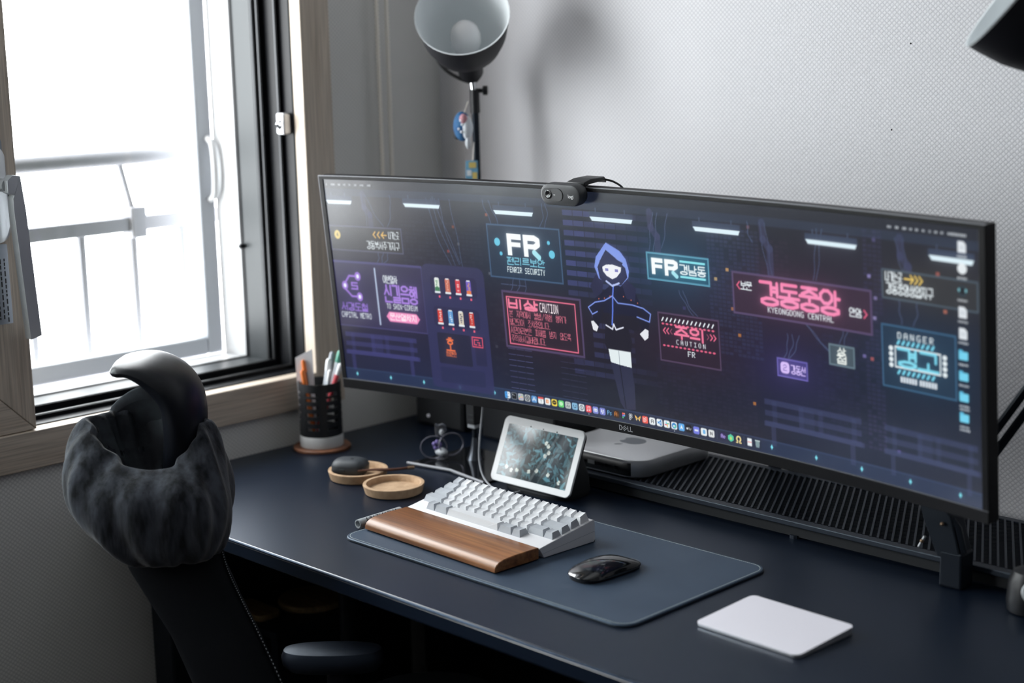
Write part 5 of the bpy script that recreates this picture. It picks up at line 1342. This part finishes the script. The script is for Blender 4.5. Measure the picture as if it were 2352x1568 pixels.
# desktop icons at the right
for k, y in enumerate((338, 312, 285, 259, 233, 206, 180, 154, 128)):
    x = 573
    if k < 5:
        if k == 2: cv.ell(x, y + 1, 6.5, 6.5, (46, 60, 70)); cv.ell(x, y + 1, 4, 4, (30, 34, 40)); cv.ell(x - 5, y + 2, 1.5, 2.4, (120, 180, 190)); cv.ell(x + 5, y + 2, 1.5, 2.4, (120, 180, 190))
        elif k == 1: cv.ell(x, y + 1, 6.8, 6.5, (226, 232, 236), 1, .1)
        else: cv.poly([(x - 6, y - 6), (x - 6, y + 8), (x + 2.5, y + 8), (x + 6, y + 4), (x + 6, y - 6)], (222, 228, 234), 1, .1); cv.rect(x - 3.5, y - 2, x + 3.5, y + 3, (196, 204, 212), .7)
    else:
        cv.rect(x - 7, y - 4.5, x + 6.5, y + 6, (112, 206, 236), 1, 1.2, .12); cv.rect(x - 7, y + 4, x - 1, y + 8, (96, 190, 226), 1, 1)
    smudge(x - 7, x + 7, y - 10.5, 3.4)
    if k > 6: smudge(x - 7, x + 8, y - 14.5, 3.2)
# dock
cv.rect(-254, 20.0, 243, 36.5, (30, 40, 60), .55, 4)
def icon(i, x):
    b = 5.6; y = 28.4
    def base(c, al=1): cv.rect(x - b, y - b, x + b, y + b, c, al, 2.6, .05)
    W_ = (232, 238, 240)
    if i == 0: base((226, 234, 240)); cv.rect(x - b, y - b, x, y + b, (66, 150, 222), 1, 2); cv.line([(x - 2.6, y - 2.4), (x, y - 3.2), (x + 2.6, y - 2.4)], .7, (40, 50, 70)); cv.line([(x - 2.4, y + 2), (x - 2.4, y + 3)], .8, (40, 50, 70)); cv.line([(x + 2.4, y + 2), (x + 2.4, y + 3)], .8, (40, 50, 70))
    elif i == 1: base((150, 158, 164)); cv.rect(x - b + .8, y - b + .8, x + b - .8, y + b - .8, (26, 28, 34), 1, 2); cv.line([(x - 3.4, y + 3), (x - 2, y + 2), (x - 3.4, y + 1)], .7, W_); cv.line([(x - 1, y + 1), (x + 1, y + 1)], .7, W_)
    elif i == 2:
        base((196, 200, 198))
        for a in range(3):
            for q in range(3): cv.rect(x - 3.8 + a * 2.8, y - 3.8 + q * 2.8, x - 1.8 + a * 2.8, y - 1.8 + q * 2.8, ((230, 110, 90), (90, 170, 110), (90, 140, 220), (236, 180, 80), (170, 120, 200))[(a * 2 + q) % 5], .85, .4)
    elif i == 3: base((188, 192, 194)); cv.ell(x, y, 4.4, 4.4, (70, 74, 80)); cv.ell(x, y, 3, 3, (160, 164, 168)); cv.ell(x, y, 1.4, 1.4, (70, 74, 80))
    elif i == 4: base((92, 148, 206)); cv.line([(x - 3, y - 2.6), (x, y + 3.2), (x + 3, y - 2.6)], 1.1, W_); cv.line([(x - 3.4, y - .8), (x + 3.4, y - .8)], 1, W_)
    elif i == 5: base(W_); cv.rect(x - b, y + 2.4, x + b, y + b, (222, 84, 78), 1, 1.4); latin(cv, '7', x - 1.4, y - 4, 2.8, 5, (120, 126, 132))
    elif i == 6: base(W_); cv.rect(x - 3.4, y - 3, x + 2, y + 3, (226, 140, 84), 1, .8); cv.rect(x - 2, y - 2, x + 3.2, y + 2, (240, 200, 170), .8, .6)
    elif i == 7: base((244, 216, 76)); cv.ell(x, y + .4, 4.2, 3.6, (40, 34, 30)); cv.rect(x - 2.6, y - .2, x + 2.6, y + 1.2, (244, 216, 76), .7)
    elif i == 8: base((98, 206, 112)); cv.ell(x, y + .3, 3.6, 3.2, (190, 236, 190))
    elif i == 9: base((190, 196, 194)); cv.line([(x - 3, y - 3), (x - 1.6, y), (x - .4, y - 3)], .8, (70, 76, 80)); cv.line([(x + 1, y - 3), (x + 2.2, y), (x + 3.4, y - 3)], .8, (70, 76, 80)); cv.line([(x - 3, y + 3), (x + 3, y + 3)], .8, (110, 116, 120)); cv.line([(x, y + 3.6), (x, y + 1)], .8, (110, 116, 120))
    elif i == 10: base((130, 180, 214)); cv.line([(x - 2.6, y - 1), (x, y - 2.4), (x + 2.6, y - 1)], .9, (40, 60, 80)); cv.ell(x - 2.4, y + 1.4, .8, 1, (40, 60, 80)); cv.ell(x + 2.4, y + 1.4, .8, 1, (40, 60, 80))
    elif i == 11: base((222, 230, 232)); cv.ell(x, y, 4, 4, (60, 76, 92)); cv.ell(x, y, 3, 3, (222, 230, 232)); cv.line([(x, y - 1.8), (x, y + 1.8)], 1.1, (60, 76, 92))
    elif i == 12: base((238, 84, 92)); cv.line([(x - 1.6, y - 2.4), (x - 1.6, y + 3), (x + 2.6, y + 3.6), (x + 2.6, y - 1.8)], .9, W_); cv.ell(x - 2.4, y - 2.6, 1.2, 1, W_); cv.ell(x + 1.8, y - 2, 1.2, 1, W_)
    elif i == 13: base((124, 134, 206)); cv.rect(x - 3.4, y - 2.4, x + 3.4, y + 2.4, W_, 1, 1.6); cv.ell(x - 1.5, y - .2, .8, 1, (124, 134, 206)); cv.ell(x + 1.5, y - .2, .8, 1, (124, 134, 206))
    elif i == 14:
        base((122, 130, 206))
        for a, q in ((-1.7, 1.9), (1.7, 1.9), (-1.7, -.4), (1.7, -.4), (0, -2.6)): cv.poly([(x + a - 1.7, y + q), (x + a, y + q + 1.2), (x + a + 1.7, y + q), (x + a, y + q - 1.2)], W_)
    elif i == 15: base((20, 36, 60)); latin(cv, 'P', x - 4, y - 3.4, 3.8, 7, (120, 190, 236)); latin(cv, 's', x + .6, y - 3.4, 3.2, 6.4, (120, 190, 236))
    elif i == 16: base((50, 30, 18)); latin(cv, 'A', x - 4, y - 3.4, 4.4, 7, (240, 150, 60)); latin(cv, 'i', x + 1, y - 3.4, 2.6, 7, (240, 150, 60))
    elif i == 17:
        base((30, 34, 44))
        for a, q, c in ((-1.4, 3, (236, 96, 76)), (1.4, 3, (240, 140, 120)), (-1.4, 0, (160, 100, 220)), (1.4, 0, (90, 180, 240)), (-1.4, -3, (70, 200, 130))): cv.ell(x + a, y + q, 1.5, 1.5, c)
    elif i == 18:
        base((26, 30, 42))
        for a, q in ((-1.5, 3.2), (1.5, 3.2), (-1.5, 0), (1.5, 0), (-1.5, -3.2)): cv.ell(x + a, y + q, 1.8, 1.8, W_); cv.ell(x + a, y + q, 1.0, 1.0, (26, 30, 42))
    elif i == 19:
        for sg in (-1, 1): cv.poly([(x, y), (x + sg * 5.6, y + 4.8), (x + sg * 5, y + .4), (x, y - .4)], (244, 190, 84)); cv.poly([(x, y), (x + sg * 4.4, y - .6), (x + sg * 3, y - 4.6)], (238, 206, 130))
    elif i == 20:
        base((232, 88, 76))
        for q in (2.6, .2, -2.2): cv.line([(x - 3.6, y + q), (x - 1.6, y + q - 1.2), (x + 2.6, y + q + 1.4)], .9, W_)
    elif i == 21: base(W_); latin(cv, 'A', x - 2.4, y - 3, 4.8, 6, (90, 94, 100))
    elif i == 22: base(W_); cv.line([(x + 2.6, y + 3.6), (x - 3.2, y - 1.2)], 1.4, (56, 132, 206)); cv.line([(x + 2.6, y - 3.6), (x - 3.2, y + 1.2)], 1.4, (56, 132, 206)); cv.line([(x + 2.8, y + 3.6), (x + 2.8, y - 3.6)], 1.5, (40, 110, 186))
    elif i == 23:
        base(W_)
        for (a, q, e_, f_, c) in ((-1, 3.4, -1, .6, (84, 190, 220)), (3.4, 1, .6, 1, (80, 180, 130)), (1, -3.4, 1, -.6, (230, 180, 70)), (-3.4, -1, -.6, -1, (220, 80, 110))): cv.line([(x + a, y + q), (x + e_, y + f_)], 1.5, c)
    elif i == 24: base(W_); cv.ell(x, y, 4.3, 4.3, (44, 130, 200)); cv.ell(x + 1, y - 1, 2.8, 2.4, (100, 206, 180)); cv.ell(x - .6, y - .4, 1.6, 1.4, W_)
    elif i == 25: base((92, 168, 230)); cv.poly([(x, y + 3.8), (x + 3, y - 3.4), (x, y - 1.4), (x - 3, y - 3.4)], W_)
    elif i == 26: base((18, 22, 30)); cv.ell(x - 3.2, y, 1.6, 1.7, W_); latin(cv, 'tv', x - 1, y - 1.8, 5, 4.4, W_)
    elif i == 27: base((112, 122, 220)); cv.rect(x - 3.4, y - 1.4, x + 3.4, y + 1.4, W_, .9, .5)
    elif i == 28: base(W_); cv.rect(x - 2, y - 3, x + 3, y + 3.4, (110, 176, 226), 1, 1.8)
    elif i == 29: base((216, 220, 220)); cv.rect(x - 3.4, y - 3.4, x + 3.4, y + 3.4, W_, 1, .6); latin(cv, 'N', x - 2, y - 2.6, 4, 5.2, (40, 42, 46))
    elif i == 30: base((36, 30, 74)); latin(cv, 'A', x - 4, y - 3, 4, 6.2, (190, 170, 244)); latin(cv, 'e', x + .6, y - 3, 3.4, 6, (190, 170, 244))
    elif i == 31: cv.poly([(x + 5.6 * math.sin(a), y + 5.8 * math.cos(a)) for a in [math.pi / 3 * k for k in range(6)]], (84, 200, 160), 1, .05); cv.ell(x, y - .6, 1.8, 2.4, (190, 220, 110))
    elif i == 32: cv.ell(x, y + .8, 4.6, 4.8, (246, 222, 150)); cv.ell(x, y + .8, 2.2, 2.6, (40, 44, 60)); cv.rect(x - 5, y - 5.4, x - 1, y - 3.6, (246, 222, 150)); cv.rect(x + 1, y - 5.4, x + 5, y - 3.6, (246, 222, 150)); cv.rect(x - .9, y - 5.4, x + .9, y - 2, (40, 44, 60))
    elif i == 33: cv.rect(x - 4, y - b, x + 4, y + b, W_, 1, .8); cv.rect(x - 3.4, y - .6, x + 3.4, y + .6, (220, 110, 110), .8)
    elif i == 34: cv.poly([(x - 4, y + 5), (x + 4, y + 5), (x + 3, y - 5.4), (x - 3, y - 5.4)], (150, 176, 176), .8); cv.rect(x - 4.4, y + 3.6, x + 4.4, y + 5.4, (190, 206, 206), .9)
for i in range(30): icon(i, -246 + i * 13.77)
for i, x in ((30, 174.5), (31, 188.5), (32, 202.5), (33, 222), (34, 236)): icon(i, x)
cv.rect(163.2, 22, 163.8, 35, (90, 100, 120), .8); cv.rect(212, 22, 212.6, 35, (90, 100, 120), .8)
for x in (-246, -80.8, 84.5): cv.ell(x, 20.4, .8, .8, (220, 226, 230))
# neon bloom that belongs to the wallpaper picture
gl = cv.blur(cv.glow, 3) * .55 + cv.blur(cv.glow, 11) * .75
img = 255 - (255 - cv.a) * (1 - np.clip(gl / 255, 0, 1))
def downs(a, k): h, w_ = a.shape[0] // k * k, a.shape[1] // k * k; return a[:h, :w_].reshape(h // k, k, w_ // k, k, 3).mean((1, 3))
def tolin(a): a = a / 255.; return np.where(a <= .04045, a / 12.92, ((a + .055) / 1.055) ** 2.4)

def picture(name, linimg, fn, x0, x1, y0, y1, material, parent):
    """grid of one vertex per picture sample; fn maps (x,y) arrays to 3-D"""
    H_, W_ = linimg.shape[:2]
    xs = np.linspace(x0, x1, W_); ys = np.linspace(y1, y0, H_)
    XX, YY = np.meshgrid(xs, ys); co_ = fn(XX, YY).reshape(-1, 3).astype(np.float32)
    idx = np.arange(H_ * W_).reshape(H_, W_)
    q = np.stack([idx[1:, :-1], idx[1:, 1:], idx[:-1, 1:], idx[:-1, :-1]], -1).reshape(-1, 4).astype(np.int32)
    me = bpy.data.meshes.new(name); me.vertices.add(len(co_)); me.vertices.foreach_set('co', co_.ravel())
    me.loops.add(q.size); me.loops.foreach_set('vertex_index', q.ravel()); me.polygons.add(len(q))
    me.polygons.foreach_set('loop_start', np.arange(0, q.size, 4, dtype=np.int32))
    me.polygons.foreach_set('use_smooth', np.ones(len(q), bool))
    at = me.attributes.new('picture', 'FLOAT_COLOR', 'POINT')
    c4 = np.ones((H_ * W_, 4), np.float32); c4[:, :3] = linimg.reshape(-1, 3)
    at.data.foreach_set('color', c4.ravel()); me.update(); me.validate()
    me.materials.append(material)
    o = bpy.data.objects.new(name, me); col.objects.link(o); o.parent = parent
    return o
def mon_fn(Xm, Ym):
    a = Xm / 1000 / RC; off = .0006
    return np.stack([(RC + off) * np.sin(a), -RC + (RC + off) * np.cos(a), Ym / 1000], -1)
picture('screen', tolin(downs(img, 2)), mon_fn, SX0, SX1, SY0, SY1, screen_mat('monitor_screen', .21, 1.0, .65), mon)

# leafy photograph on the smart display
tv = Canvas(-76.75, 76.75, 0, 85.5, 5, (18, 34, 42))
rg = random.Random(5)
def leaf(cx, cy, L_, a, c, al=1.):
    dx, dy = math.cos(a), math.sin(a); w_ = L_ * .17
    P_ = [(cx + dx * L_ * t - dy * w_ * s * math.sin(math.pi * t) ** .8, cy + dy * L_ * t + dx * w_ * s * math.sin(math.pi * t) ** .8) for s, ts in ((1, (0, .2, .4, .6, .8, 1)), (-1, (.8, .6, .4, .2))) for t in ts]
    tv.poly(P_, c, al); tv.line([(cx, cy), (cx + dx * L_ * .9, cy + dy * L_ * .9)], .35, tuple(min(255, v + 40) for v in c), .6)
for k in range(420):
    x, y = rg.uniform(-78, 76), rg.uniform(-3, 86); s = rg.uniform(.25, 1.25) * (.6 + .4 * k / 420)
    leaf(x, y, rg.uniform(8, 19), rg.uniform(0, 6.28), (int(64 * s + 6), int(104 * s + 10), int(114 * s + 12)), .95)
for cx, cy in ((20, 62), (24, 52), (18, 46), (8, 20), (-8, 16), (-46, 12), (-34, 14), (-58, 16), (14, 66), (60, 10), (34, 18)):
    for k in range(5):
        a = 2 * math.pi * k / 5 + rg.random(); tv.ell(cx + 2.1 * math.cos(a), cy + 2.1 * math.sin(a), 1.9, 1.7, (206, 214, 206), .85)
tv.line([(-4, -4), (36, 84)], 5, (150, 150, 150), .35); tv.line([(14, -4), (40, 60)], 3, (120, 126, 128), .3)
picture('screen', tolin(downs(tv.a, 3)), lambda Xm, Ym: np.stack([Xm / 1000, (Ym / 1000 + .0112) * math.sin(NT) - .0003 * math.cos(NT), .012 + (Ym / 1000 + .0112) * math.cos(NT) + .0003 * math.sin(NT)], -1), -76.75, 76.75, 0, 85.5, screen_mat('display_screen', .08, 1.1, .5), nd)

# ------------------------------------------------------------------ lift everything so the floor lies at z = 0
for o in col.objects:
    if o.parent is None: o.location.z += DESK
